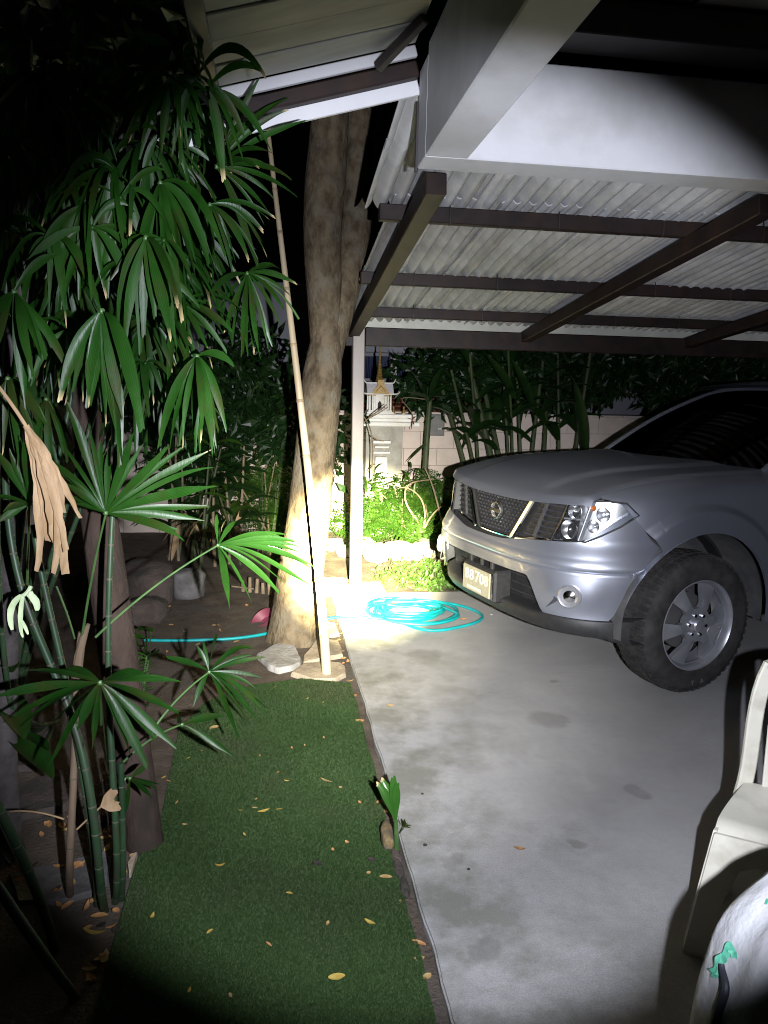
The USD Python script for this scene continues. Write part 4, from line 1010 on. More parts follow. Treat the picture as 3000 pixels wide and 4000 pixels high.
def fan(thing_, hub_px, D, tips, mt="leaf_mid", width=0.036, sag=0.03, dz=0.0, petiole=None, dry=0.25, up=None, spread=0.25, seg=13, fold=0.18, fill=True, joined=False):
    """A fan leaf: hub seen at hub_px, D metres away; each tip seen at a pixel, nearer or farther by its own amount; thinner blades between them."""
    hub = PY(*hub_px, D); g = PG
    nrm = unit(EYE - hub + A([0, 0, 0.6])) if up is None else unit(A(up, float))
    if petiole is not None:
        e = PY(petiole[0], petiole[1], petiole[2]); m = (hub + e) / 2 + A([0, 0, 0.02])
        st = tube(spline([e, m, hub], 14), np.linspace(0.0042, 0.0028, 14), 7)
    else:
        e = hub + A([g.normal(0, .06), 0.22, -0.12]); m = (hub + e) / 2 + A([0, 0, 0.03])
        st = tube(spline([e, m, hub], 10), np.linspace(0.0042, 0.0028, 10), 6)
    hb = rock(hub, (0.008, 0.008, 0.007), 3, sub=1)
    hx, hy = hub_px
    full = [(x, y, 1.0) for x, y in tips]
    if fill:
        an = sorted(tips, key=lambda q: math.atan2(q[1] - hy, q[0] - hx))
        for (x0, y0), (x1, y1) in zip(an, an[1:]):
            a0, a1 = math.atan2(y0 - hy, x0 - hx), math.atan2(y1 - hy, x1 - hx)
            if a1 - a0 < 0.75:
                r = 0.5 * (math.hypot(x0 - hx, y0 - hy) + math.hypot(x1 - hx, y1 - hy)) * g.uniform(.8, 1.02); a = (a0 + a1) / 2 + g.normal(0, .03)
                full.append((hx + r * math.cos(a), hy + r * math.sin(a), 0.72))
    parts, tv_, rv_ = [st, hb], [np.zeros(len(st[0]) + len(hb[0]))], [np.zeros(len(st[0]) + len(hb[0]))]
    if not joined:
        lf = obj("fan_leaf", st, "petiole", thing_); obj("leaf_hub", hb, "petiole", (thing_, lf))
    for x, y, wk in full:
        off = g.normal(0, spread * 0.3) + dz
        tip = PY(x, y, max(D + off, 0.8)); L = np.linalg.norm(tip - hub)
        w = width * wk * (0.62 + 0.36 * g.random()) * min(1.0, 0.55 + L)
        m, tv = leaflet(hub, tip, w, sag * (0.6 + 0.8 * g.random()) * min(L / 0.4, 1.6), unit(nrm + g.normal(0, 0.2, 3)), seg=seg, fold=fold * (0.5 + g.random()), twist=g.normal(0, 0.55), side=g.normal(0, 0.12) * L,
                        blunt=g.uniform(.06, .5), dry=(0.03 + 0.07 * g.random()) if g.random() < dry * .45 else 0.012)
        rib = np.tile(A([-1, -.5, 0, .5, 1.0]), seg)
        if joined:
            parts.append(m); tv_.append(tv); rv_.append(rib)
        else:
            obj("blade", m, mt, (thing_, lf), smooth=True, attr={"tip": tv, "rib": rib})
    if joined:
        obj("fan_leaf", cat_(parts), mt, thing_, smooth=True, attr={"tip": np.concatenate(tv_), "rib": np.concatenate(rv_)})


def cane(thing_, pts, r0, r1, mt="cane_green", n=30, step=0.085, name="cane"):
    p = spline(pts, n); r = np.linspace(r0, r1, n)
    c = obj(name, tube(p, r, 12), mt, thing_, smooth=50)
    s = np.r_[0, np.cumsum(np.linalg.norm(np.diff(p, axis=0), axis=1))]
    k = 0.05
    while k < s[-1] - 0.03:
        q = A([np.interp(k, s, p[:, j]) for j in range(3)]); rr = float(np.interp(k, s, r)); d = A([np.interp(k + 0.01, s, p[:, j]) for j in range(3)]) - q
        obj("ring", lathe([(rr * 0.98, -0.003), (rr * 1.07, 0), (rr * 0.98, 0.003)], q, d, 12), "node_ring", (thing_, c))
        k += step * (1.0 + 0.6 * PG.random())
    return c


def build_palms():
    # front clump: canes from the bed at lower left, the fans that stand clear in the light
    base = PZ(440, 3500, -0.04)
    t = Thing("fan_palm", "lady palm clump with green ringed canes and star shaped fans, nearest on the left", "palm", base)
    B = lambda x, y: PZ(x, y, -0.05)
    cane(t, [B(410, 3560), PY(360, 3150, 2.05), PY(290, 2830, 2.08), PY(200, 2600, 2.1), PY(110, 2380, 2.1), PY(50, 2150, 2.12), PY(20, 1800, 2.12)], 0.0135, 0.0098)
    cane(t, [B(380, 3540), PY(335, 3100, 2.1), PY(310, 2950, 2.1), PY(265, 2700, 2.12), PY(175, 2300, 2.14), PY(130, 2050, 2.15)], 0.0119, 0.0090)
    cane(t, [B(450, 3530), PY(445, 3100, 2.12), PY(425, 2700, 2.15), PY(430, 2200, 2.18), PY(440, 1990, 2.2), PY(470, 1500, 2.2)], 0.0119, 0.0070)
    cane(t, [B(474, 3520), PY(480, 3250, 2.14), PY(472, 2980, 2.12)], 0.0111, 0.0090)
    cane(t, [B(276, 3500), PY(282, 3150, 2.1), PY(292, 2900, 2.12), PY(300, 2650, 2.14), PY(318, 2470, 2.15)], 0.0127, 0.0098, "cane_brown", step=0.2)
    cane(t, [B(215, 3720), PY(100, 3380, 1.85), PY(-60, 3050, 1.8)], 0.0148, 0.0123)
    cane(t, [B(300, 3900), PY(150, 3700, 1.65), PY(-40, 3420, 1.6)], 0.0131, 0.0123)
    # star fan in front
    fan(t, (414, 2004), 1.95, [(205, 1782), (236, 1880), (268, 1968), (256, 1575), (402, 1722), (512, 1690), (642, 1732), (825, 1752), (846, 1896), (795, 2036), (706, 2130)], "leaf_mid", 0.034, 0.012, petiole=(322, 2480, 2.12), dry=0.05)
    obj("sheath", tube(spline([PY(300, 2660, 2.13), PY(318, 2520, 2.13), PY(345, 2440, 2.12)], 8), [0.016, 0.016, 0.015, 0.014, 0.012, 0.011, 0.009, 0.006], 10), "cane_brown", t)
    fan(t, (118, 1968), 1.9, [(60, 1705), (104, 1722), (-20, 1750), (-40, 1935), (55, 1990), (-15, 2040)], "leaf_mid", 0.036, 0.012, petiole=(105, 2350, 2.1), dry=0.05)
    fan(t, (392, 2666), 1.78, [(-30, 2728), (78, 2836), (180, 2986), (423, 3032), (580, 2994), (692, 2915), (705, 2664), (85, 2626), (258, 2617), (560, 2626), (300, 2850)], "leaf_deep", 0.038, 0.02, petiole=(395, 2830, 2.1), dry=0.02, up=(0.0, -0.55, 0.85))
    fan(t, (852, 2130), 2.35, [(902, 2380), (1090, 2318), (1112, 2085), (1222, 2205), (1225, 2266), (1176, 2160), (1150, 2120), (925, 2032), (846, 2012)], "leaf_fresh", 0.030, 0.03, petiole=(372, 2490, 2.14), dry=0.04)
    fan(t, (818, 2625), 2.38, [(1034, 2566), (987, 2546), (1050, 2768), (1020, 2822), (942, 2876), (755, 2760), (832, 2480), (1000, 2700), (650, 2560), (770, 2520)], "leaf_deep", 0.030, 0.03, petiole=(590, 2862, 2.2), dry=0.04)
    fan(t, (712, 2830), 2.3, [(912, 2950), (868, 2795), (690, 2805)], "leaf_deep", 0.040, 0.02, petiole=(470, 2990, 2.15), dry=0.05)
    fan(t, (508, 3040), 2.15, [(490, 3190), (590, 3120), (620, 3060), (575, 2990)], "leaf_deep", 0.030, 0.01, petiole=(484, 3080, 2.13), dry=0.0)
    # hanging dry leaf and limp pale leaf
    d = 1.75
    h = PY(104, 1668, d)
    dl = obj("dry_leaf", tube(spline([PY(-30, 1480, d), PY(60, 1600, d), h], 10), 0.0045, 7), "dry_leaf", t, label="hanging dry tan leaf")
    for x, y, w, x2, y2 in ((145, 2230, 0.020, 150, 1950), (205, 2240, 0.022, 215, 1940), (255, 2240, 0.026, 205, 1950), (310, 2025, 0.016, 225, 1850), (240, 2000, 0.026, 205, 1850), (185, 2110, 0.030, 170, 1900), (222, 2160, 0.034, 190, 1900), (262, 2150, 0.022, 205, 1930)):
        a, b, c = h, PY(x2, y2, d - 0.03 * PG.random()), PY(x, y, d + 0.04 * PG.random())
        p = spline([a, b, c], 12); tt = np.linspace(0, 1, 12); tg = unit(np.gradient(p, axis=0)); q = unit(np.cross(tg, EYE - a)); n_ = np.cross(q, tg)
        ww = w * np.clip(0.35 + tt * 2.0, 0, 1) * (1 - 0.5 * tt ** 4)
        cu = PG.normal(0, 0.4)
        P = p[:, None] + (ww / 2)[:, None, None] * (A([-1, 0, 1])[None, :, None] * q[:, None] + (A([0.7, 0, 0.6]) + cu * A([1, 0, -1]))[None, :, None] * n_[:, None]) + 0.004 * PG.normal(size=(12, 3, 3)) * 0.5
        obj("dry_blade", grid(P), "dry_leaf", (t, dl), smooth=True)
    wl = obj("wilted_leaf", tube(spline([PY(120, 2290, 1.98), PY(100, 2320, 1.97), PY(80, 2330, 1.97)], 6), 0.006, 7), "wilted_leaf", t, label="limp pale green leaf hung over the cane")
    for pts, w in (([(85, 2325), (62, 2345), (48, 2460)], 0.016), ([(90, 2330), (80, 2400), (85, 2480)], 0.012), ([(82, 2420), (98, 2450), (110, 2478)], 0.009), ([(110, 2320), (130, 2335), (145, 2385)], 0.018), ([(120, 2310), (135, 2350), (150, 2365)], 0.014), ([(85, 2430), (84, 2470), (90, 2490)], 0.008)):
        p = spline([PY(x, y, 1.96) for x, y in pts], 9); tg = unit(np.gradient(p, axis=0)); q = unit(np.cross(tg, EYE - p[0])); n_ = np.cross(q, tg)
        ww = w * A([0.7, 0.9, 1, 1, 1.1, 1, 0.9, 0.8, 0.45])
        P = p[:, None] + (ww / 2)[:, None, None] * (A([-1, 0, 1])[None, :, None] * q[:, None] + A([0.5, 0, 0.5])[None, :, None] * n_[:, None])
        obj("wilted_strip", grid(P), "wilted_leaf", (t, wl), smooth=True)
    # small dry remains on the canes
    for (x, y, D, tips) in ((395, 3150, 2.1, [(450, 3085), (455, 3140), (470, 3150)]),):
        hub = PY(x, y, D); dd = obj("dry_leaf", tube([PY(300, 3240, D), hub], 0.003, 6), "dry_leaf", t, label="small dry folded leaf on the canes")
        for tx, ty in tips:
            m, tv = leaflet(hub, PY(tx, ty, D), 0.03, 0.0, unit(EYE - hub), blunt=0.9)
            obj("dry_blade", m, "dry_leaf", (t, dd), smooth=True)
    for x0, y0, x1, y1 in ((292, 2495, 220, 2290), (40, 3170, 250, 3200)):
        obj("dry_stalk", tube(spline([PY(x0, y0, 2.12), PY((x0 + x1) / 2, (y0 + y1) / 2 - 12, 2.1), PY(x1, y1, 2.1)], 10), 0.0028, 6), "petiole" if y0 < 3000 else "dry_leaf", t)

    # upper clump: tall canes whose fans hang into the light at the top left
    base = PZ(160, 2900, -0.05)
    t = Thing("fan_palm", "tall lady palm with drooping glossy fans filling the upper left of the photo", "palm", base)
    for k, (x0, x1, D) in enumerate(((60, 250, 2.45), (160, 420, 2.5), (240, 560, 2.55), (-60, 60, 2.3), (300, 700, 2.6))):
        cane(t, [PZ(120 + 30 * k, 2860 - 12 * k, -0.05), PY((x0 * 2 + 100) / 3, 2200, D), PY((x0 + x1) / 2, 1500, D), PY(x1, 780, D)], 0.0107, 0.0074)
    big = [
        ((846, 652), 2.35, [(1176, 772), (1066, 836), (1026, 1038), (972, 962), (1082, 668), (1212, 464), (1128, 366), (1012, 304), (995, 640), (705, 578), (900, 560)], "leaf_mid", 0.030, 0.03),
        ((966, 1068), 2.5, [(1168, 1106), (1113, 1212), (1078, 1346), (1034, 1400), (940, 1392), (878, 1298), (807, 1188), (1100, 1050), (985, 1390)], "leaf_mid", 0.030, 0.02),
        ((627, 715), 2.1, [(697, 1222), (724, 1218), (600, 1100), (658, 1135), (862, 985), (800, 1020), (560, 1060), (760, 1090)], "leaf_mid", 0.038, 0.05),
        ((439, 686), 2.05, [(392, 1032), (462, 1080), (424, 1134), (300, 1030), (380, 900), (520, 1040), (560, 980)], "leaf_mid", 0.034, 0.05),
        ((337, 800), 2.0, [(313, 1142), (423, 1134), (212, 992), (290, 1000), (230, 1080), (150, 960)], "leaf_mid", 0.034, 0.05),
        ((570, 930), 1.85, [(553, 1350), (462, 1345), (668, 1300), (605, 1220), (705, 1150), (690, 1330)], "leaf_mid", 0.046, 0.05),
        ((398, 1215), 1.72, [(405, 1612), (480, 1770), (545, 1650), (440, 1780), (330, 1560), (245, 1545)], "leaf_mid", 0.050, 0.045),
        ((770, 1392), 2.05, [(628, 1750), (705, 1738), (772, 1742), (824, 1750), (880, 1664), (908, 1424), (740, 1760), (850, 1720)], "leaf_mid", 0.040, 0.04),
        ((55, 1140), 1.75, [(214, 1002), (157, 1455), (252, 1462), (-30, 1250), (100, 1560), (180, 1380)], "leaf_mid", 0.040, 0.03),
        ((30, 1480), 1.95, [(100, 1850), (150, 1730), (60, 1800), (190, 1640), (-20, 1700)], "leaf_mid", 0.034, 0.04),
        ((180, 1560), 2.3, [(130, 1870), (160, 1900), (220, 1850), (90, 1820), (250, 1790)], "leaf_mid", 0.030, 0.04),
        ((700, 880), 2.4, [(880, 1130), (820, 1180), (760, 1240), (930, 1090), (990, 960), (640, 1180)], "leaf_deep", 0.030, 0.05),
        ((560, 1250), 2.5, [(560, 1570), (500, 1560), (640, 1560), (690, 1480), (720, 1390), (600, 1600)], "leaf_deep", 0.030, 0.04),
        ((690, 1180), 2.3, [(880, 1360), (820, 1420), (740, 1520), (900, 1290), (660, 1500), (950, 1230)], "leaf_mid", 0.034, 0.04),
        ((560, 560), 2.2, [(420, 900), (480, 880), (560, 900), (640, 860), (700, 800), (330, 800), (760, 700)], "leaf_deep", 0.034, 0.06),
        ((820, 800), 2.3, [(960, 1010), (900, 1060), (1030, 990), (1020, 900), (830, 1090), (760, 1060), (1066, 835)], "leaf_mid", 0.028, 0.05),
        ((200, 620), 2.1, [(120, 900), (220, 900), (300, 860), (60, 800), (350, 740)], "leaf_deep", 0.034, 0.06),
        ((20, 900), 2.2, [(100, 1120), (40, 1180), (150, 1050), (-40, 1120), (180, 980)], "leaf_deep", 0.034, 0.05),
        ((740, 420), 2.4, [(900, 560), (960, 480), (840, 620), (700, 620), (990, 380), (640, 560)], "leaf_deep", 0.032, 0.04),
        ((250, 1080), 2.3, [(330, 1380), (270, 1400), (390, 1340), (200, 1340), (150, 1260)], "leaf_deep", 0.034, 0.05),
        ((480, 420), 2.4, [(380, 620), (480, 660), (590, 600), (300, 520), (640, 480)], "leaf_deep", 0.032, 0.05),
        ((120, 300), 2.3, [(40, 560), (140, 580), (240, 520), (300, 400), (-40, 420)], "leaf_deep", 0.034, 0.05),
    ]
    g = np.random.default_rng(77)
    for k in range(64):
        hx, hy = g.uniform(-20, 820), g.uniform(250, 1500)
        if hx > 700 and hy > 1250:
            continue
        n = int(g.integers(7, 11)); a0 = g.uniform(-1.3, 1.3); sp = g.uniform(1.0, 2.4); ln = g.uniform(220, 420)
        tips = []
        for i in range(n):
            a = a0 + sp * (i / (n - 1) - 0.5) * 2 + g.normal(0, 0.08); l = ln * (0.75 + 0.4 * g.random())
            tips.append((hx + l * math.sin(a) * 0.8, hy + l * (0.30 + 0.7 * math.cos(a))))
        near = k % 4 == 0
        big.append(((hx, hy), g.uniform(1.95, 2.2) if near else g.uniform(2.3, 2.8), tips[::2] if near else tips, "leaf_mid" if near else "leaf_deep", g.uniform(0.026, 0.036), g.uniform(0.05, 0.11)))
    for q_, (hub, D, tips, mt, w, sg) in enumerate(big):
        lg = 1.08 if 2 <= q_ < 22 else 1.0
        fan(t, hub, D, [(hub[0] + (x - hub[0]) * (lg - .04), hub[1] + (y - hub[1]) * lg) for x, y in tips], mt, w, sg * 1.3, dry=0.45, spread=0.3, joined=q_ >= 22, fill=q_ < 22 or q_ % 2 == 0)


build_palms()
# ------------------------------------------------------------------ garden wall of rendered blocks
GR = np.random.default_rng(99)


def build_wall():
    t = Thing("garden_wall", "long pale pink garden wall of rendered blocks behind the plants", "wall", W(0.5, 2.85, 0))
    obj("core", bevelbox(W(0.8, 2.90, 0.68), (11.4, 0.10, 1.45), (U, V, Z)), "mortar", t)
    bw, bh = 0.41, 0.205
    for r in range(7):
        for k in range(28):
            u = -5.0 + bw * k + (bw / 2 if r % 2 else 0); z = -0.04 + bh * r + bh / 2
            if u < -4.9 or u > 6.4:
                continue
            obj("block", bevelbox(W(u, 2.835 + GR.normal(0, 0.0012), z), (bw - 0.004, 0.05, bh - 0.0035), (U, V, Z), 0.0022), "pink_render", t, smooth=False)
    for k in range(20):
        obj("coping", bevelbox(W(-4.7 + 0.58 * k, 2.87, 1.408), (0.575, 0.19, 0.03), (U, V, Z), 0.006), "pink_render", t, smooth=False)


build_wall()


def build_shrine():
    v0 = 2.45
    c0 = PV(1520, 1620, v0); u0 = (c0 - O) @ U
    # altar with a white slab on a plastered pedestal
    t = Thing("altar", "plastered altar with white moulded slab and small white pillar in front of the pink wall", "altar", W(u0, v0, 0))
    def bx(name, u, v, z0, z1, w, d, m="white_plaster", r=0.004, par=None):
        return obj(name, bevelbox(W(u0 + u, v, (z0 + z1) / 2), (w, d, z1 - z0), (U, V, Z), r), m, par or t)
    ztop = float(PV(1520, 1618, v0 - 0.2)[2])
    bx("slab", -0.03, v0, ztop - 0.05, ztop, 0.62, 0.42, r=0.008)
    bx("moulding", -0.03, v0, ztop - 0.085, ztop - 0.052, 0.54, 0.36)
    bx("slab", -0.01, v0, ztop - 0.135, ztop - 0.087, 0.66, 0.44, r=0.008)
    bx("panel", -0.06, v0 + 0.06, 0.0, ztop - 0.137, 0.42, 0.28, "stone_pale")
    pz = ztop - 0.30
    for k, (w, h) in enumerate(((0.20, 0.03), (0.16, 0.02), (0.19, 0.025))):
        bx("moulding", -0.10, v0 - 0.12, pz - 0.0 - 0.06 * k - h, pz - 0.06 * k, w, 0.12)
    bx("pillar", -0.10, v0 - 0.12, 0.25, pz - 0.18, 0.14, 0.11, r=0.01)
    bx("pillar_base", -0.10, v0 - 0.12, 0.0, 0.248, 0.22, 0.14, r=0.008)
    # spirit house
    ux = float((PV(1480, 1600, v0) - O) @ U) - u0
    t2 = Thing("spirit_house", "small white spirit house with gold gable and tall pointed spire on the altar", "spirit house", W(u0 + ux, v0, ztop))
    b0 = ztop
    def sb(name, u, dv, z0, z1, w, d, m="white_plaster", r=0.002, par=None):
        return obj(name, bevelbox(W(u0 + ux + u, v0 + dv, b0 + (z0 + z1) / 2), (w, d, z1 - z0), (U, V, Z), r), m, par or t2)
    sb("base", 0, 0, 0.0, 0.022, 0.30, 0.26); sb("base", 0, 0, 0.0225, 0.04, 0.27, 0.23)
    sb("inner_room", 0, 0.02, 0.04, 0.21, 0.17, 0.13)
    for u in (-0.118, -0.062, 0.062, 0.118):
        for dv in (-0.095, 0.095):
            col = sb("column", u, dv, 0.04, 0.21, 0.020, 0.020)
            sb("capital", u, dv, 0.196, 0.211, 0.028, 0.028, "gold_paint", par=(t2, col))
    dp = Polygon([(-0.022, 0), (0.022, 0), (0.022, 0.075), (0, 0.105), (-0.022, 0.075)])
    arch = Polygon([(-0.045, 0), (0.045, 0), (0.045, 0.12), (0, 0.155), (-0.045, 0.12)]).difference(dp)
    ax = (U, Z, -V)
    obj("doorway", extrude(dp, 0.004, W(u0 + ux, v0 - 0.047, b0 + 0.041), ax), "dark_hollow", t2)
    obj("door_arch", extrude(arch, 0.012, W(u0 + ux, v0 - 0.047, b0 + 0.041), ax), "white_plaster", t2)
    sb("eave", 0, 0, 0.212, 0.228, 0.34, 0.27)
    # two tiers of white tiled wings and the gold gable
    for tier, (w, z0, z1, d) in enumerate(((0.17, 0.228, 0.335, 0.24),)):
        prof = Polygon([(-d / 2, 0), (d / 2, 0), (0.03, z1 - z0), (-0.03, z1 - z0)])
        obj("roof", extrude(prof, 0.30, W(u0 + ux - 0.15, v0, b0 + z0), (V, Z, U)), "roof_tile_white", t2)
    sb("ridge", 0, 0, 0.334, 0.35, 0.31, 0.05)
    for s in (-1, 1):
        pts = [W(u0 + ux + s * 0.13, v0 - 0.02, b0 + 0.34), W(u0 + ux + s * 0.165, v0 - 0.02, b0 + 0.352), W(u0 + ux + s * 0.178, v0 - 0.02, b0 + 0.392)]
        obj("roof_horn", tube(spline(pts, 8), np.linspace(0.010, 0.003, 8), 8), "white_plaster", t2)
        pts = [W(u0 + ux + s * 0.15, v0 - 0.13, b0 + 0.222), W(u0 + ux + s * 0.19, v0 - 0.13, b0 + 0.228), W(u0 + ux + s * 0.218, v0 - 0.13, b0 + 0.252)]
        obj("roof_horn", tube(spline(pts, 8), np.linspace(0.010, 0.003, 8), 8), "white_plaster", t2)
    gb = Polygon([(-0.105, 0), (0.105, 0), (0.04, 0.09), (0.035, 0.155), (-0.035, 0.155), (-0.04, 0.09)])
    obj("gable", extrude(gb, 0.03, W(u0 + ux, v0 - 0.105, b0 + 0.222), ax), "gold_paint", t2)
    for k, (w, h) in enumerate(((0.075, 0.0), (0.058, 0.02), (0.04, 0.04))):
        obj("gable_ornament", extrude(Polygon([(-w, 0), (w, 0), (0, w * 1.15)]).difference(Polygon([(-w * .8, 0.004), (w * .8, 0.004), (0, w * .9)])), 0.012, W(u0 + ux, v0 - 0.135, b0 + 0.23 + h), ax), "gold_paint", t2)
    pr = []; z = 0.36; r = 0.046
    for k in range(11):
        pr += [(r, z), (r * 1.12, z + 0.008), (r * 0.94, z + 0.016), (r * 0.80, z + 0.030)]; z += 0.031; r *= 0.865
    pr += [(0.006, z + 0.02), (0.010, z + 0.035), (0.004, z + 0.06), (0.0, z + 0.085)]
    obj("spire", lathe(pr, W(u0 + ux, v0, b0), n=14), "gold_paint", t2, label="tall ringed gold spire")
    # two gilt figurines and a white offering stand on the altar
    for i, (x, y) in enumerate(((1537, 1602), (1577, 1606))):
        p = PV(x, y + 12, v0 - 0.1); p[2] = ztop
        f = Thing("figurine", ("small gilt figurine on the altar right next to the spirit house", "small gilt figurine at the right end of the altar slab")[i], "figurine", p)
        obj("body", lathe([(0.022, 0), (0.018, 0.02), (0.013, 0.045), (0.007, 0.056), (0.011, 0.066), (0.010, 0.078), (0.0, 0.09)], p, n=14), "gold_paint", f)
        obj("stand", lathe([(0.0, 0.0), (0.026, 0.0), (0.026, 0.006), (0.0, 0.007)], p + Z * 0.001, n=14), "white_plaster", f)
    # grey meter box on the wall
    a = PV(1703, 1620, 2.78)
    t3 = Thing("meter_box", "dark grey metal box fixed high on the pink wall", "meter box", a)
    cz = float(PV(1703, 1660, 2.78)[2])
    m = a * [1, 1, 0] + A([0, 0, cz])
    obj("case", bevelbox(m, (0.21, 0.05, 0.26), (U, V, Z), 0.006), "grey_box", t3)
    obj("cover", bevelbox(m - V * 0.03, (0.19, 0.014, 0.235), (U, V, Z), 0.004), "grey_box", t3)
    for du, h in ((0.03, 0.012), (0.048, 0.02), (0.064, 0.014)):
        obj("mark", bevelbox(m - V * 0.039 + U * du - Z * 0.045, (0.010, 0.004, h), (U, V, Z), 0.001), "white_plaster", t3)
    # neighbour's house beyond the wall
    vb = 6.5
    t4 = Thing("neighbour_house", "pale neighbour house with blue tarps and dark window beyond the wall", "house", W(1.0, vb, 0))
    def nb(name, x0, x1, y0, y1, v, d, m, r=0.01):
        p, q = PV(x0, y1, v), PV(x1, y0, v)
        c = (p + q) / 2; return obj(name, bevelbox(c, (abs((q - p) @ U), d, abs(q[2] - p[2])), (U, V, Z), r), m, t4)
    obj("wall", bevelbox(W(2.0, vb + 0.5, 1.6), (9.0, 0.2, 3.6), (U, V, Z), 0.01), "far_wall", t4)
    nb("window", 1527, 1584, 1492, 1572, vb, 0.06, "far_window")
    nb("column", 1521, 1550, 1340, 1490, vb - 0.3, 0.2, "white_plaster")
    nb("column", 1584, 1602, 1520, 1570, vb - 0.2, 0.15, "white_plaster")
    for x0, x1 in ((1425, 1458), (1461, 1518), (1552, 1590)):
        p, q = PV(x0, 1478, vb - 0.1), PV(x1, 1392, vb - 0.1); n = 9
        uu = np.linspace(0, 1, n); P = []
        for zf in np.linspace(0, 1, 7):
            P.append([p + U * ((q - p) @ U) * s + Z * (q[2] - p[2]) * zf + V * (0.05 * math.sin(s * 11 + zf * 2) * (1 - zf)) for s in uu])
        obj("tarp", thick(grid(A(P)), 0.004), "blue_tarp", t4, smooth=True)
    nb("gutter", 1425, 2100, 1340, 1376, vb - 0.5, 0.15, "far_wall")
    # red tiled lean-to roof between the wall and the house
    t5 = Thing("tiled_roof", "low red tiled roof showing just above the wall behind the spirit house", "roof", W(1.0, 3.9, 1.4))
    zz = float(PV(1600, 1606, 3.6)[2]) - 0.03
    for r in range(5):
        for k in range(16):
            obj("tile", bevelbox(W(0.35 + 0.16 * k + 0.08 * (r % 2), 3.6 + 0.17 * r, zz + 0.050 * r), (0.155, 0.21, 0.02), (U, unit(V + Z * 0.16), unit(Z - V * 0.16)), 0.004), "red_tile", t5, smooth=False)


build_shrine()


# ------------------------------------------------------------------ planting in front of the wall
def blade(base, d, L, w, bend, seed, mt, par, nseg=9, name="leaf", droop=0.35):
    """One long leaf: rises along d, arches over, pointed at both ends."""
    t = np.linspace(0, 1, nseg); d = unit(d); h = A([d[0], d[1], 0]); 
    p = base + t[:, None] * L * d - (droop * L * t ** 2)[:, None] * Z + (bend * L * t ** 2)[:, None] * unit(np.cross(d, Z))
    tg = unit(np.gradient(p, axis=0)); q = unit(np.cross(tg, Z + 0.3 * A([math.sin(seed), math.cos(seed), 0]))); n = np.cross(q, tg)
    ww = w * np.sin(pi * np.clip(t * 0.93 + 0.05, 0, 1)) ** 0.75
    P = p[:, None] + (ww / 2)[:, None, None] * (A([-1, -.5, 0, .5, 1])[None, :, None] * q[:, None] + A([.35, .12, 0, .12, .35])[None, :, None] * n[:, None])
    return obj(name, grid(P), mt, par, smooth=True)


def sprays(c, n, reach, size, seed, pairs=11):
    """n feathery sprays arching out from c, each with pairs of small leaves along it."""
    g = np.random.default_rng(seed); vs, fs, o = [], [], 0
    for k in range(n):
        d = unit(g.normal(size=3) * A([1, .8, .35]) + A([0, -.15, .75])) * A(reach) * (0.55 + 0.6 * g.random())
        t = np.linspace(0.25, 1, pairs); b = c + g.normal(size=3) * A([.10, .08, .05])
        p = b + t[:, None] * d - (0.45 * np.linalg.norm(d) * t ** 2.2 * g.uniform(.2, .9))[:, None] * Z
        tg = unit(np.gradient(p, axis=0)); q = unit(np.cross(tg, Z + g.normal(0, .25, 3))); nn = np.cross(q, tg)
        L = size * (0.7 + 0.6 * g.random()) * (1.1 - 0.5 * t)
        for s_ in (-1, 1):
            dr = unit(s_ * q + 0.55 * tg + nn * g.normal(-.1, .25, (pairs, 1))); w = unit(np.cross(dr, nn)) * (L * 0.22)[:, None]
            m = p + dr * (L * .5)[:, None] + nn * 0.002; e = p + dr * L[:, None]
            v = np.stack([p, m + w, e, m - w], 1).reshape(-1, 3); vs.append(v)
            fs.append((np.arange(pairs)[:, None, None] * 4 + A([[0, 1, 2], [0, 2, 3]])[None]).reshape(-1, 3) + o); o += len(v)
    return (np.vstack(vs), np.vstack(fs))


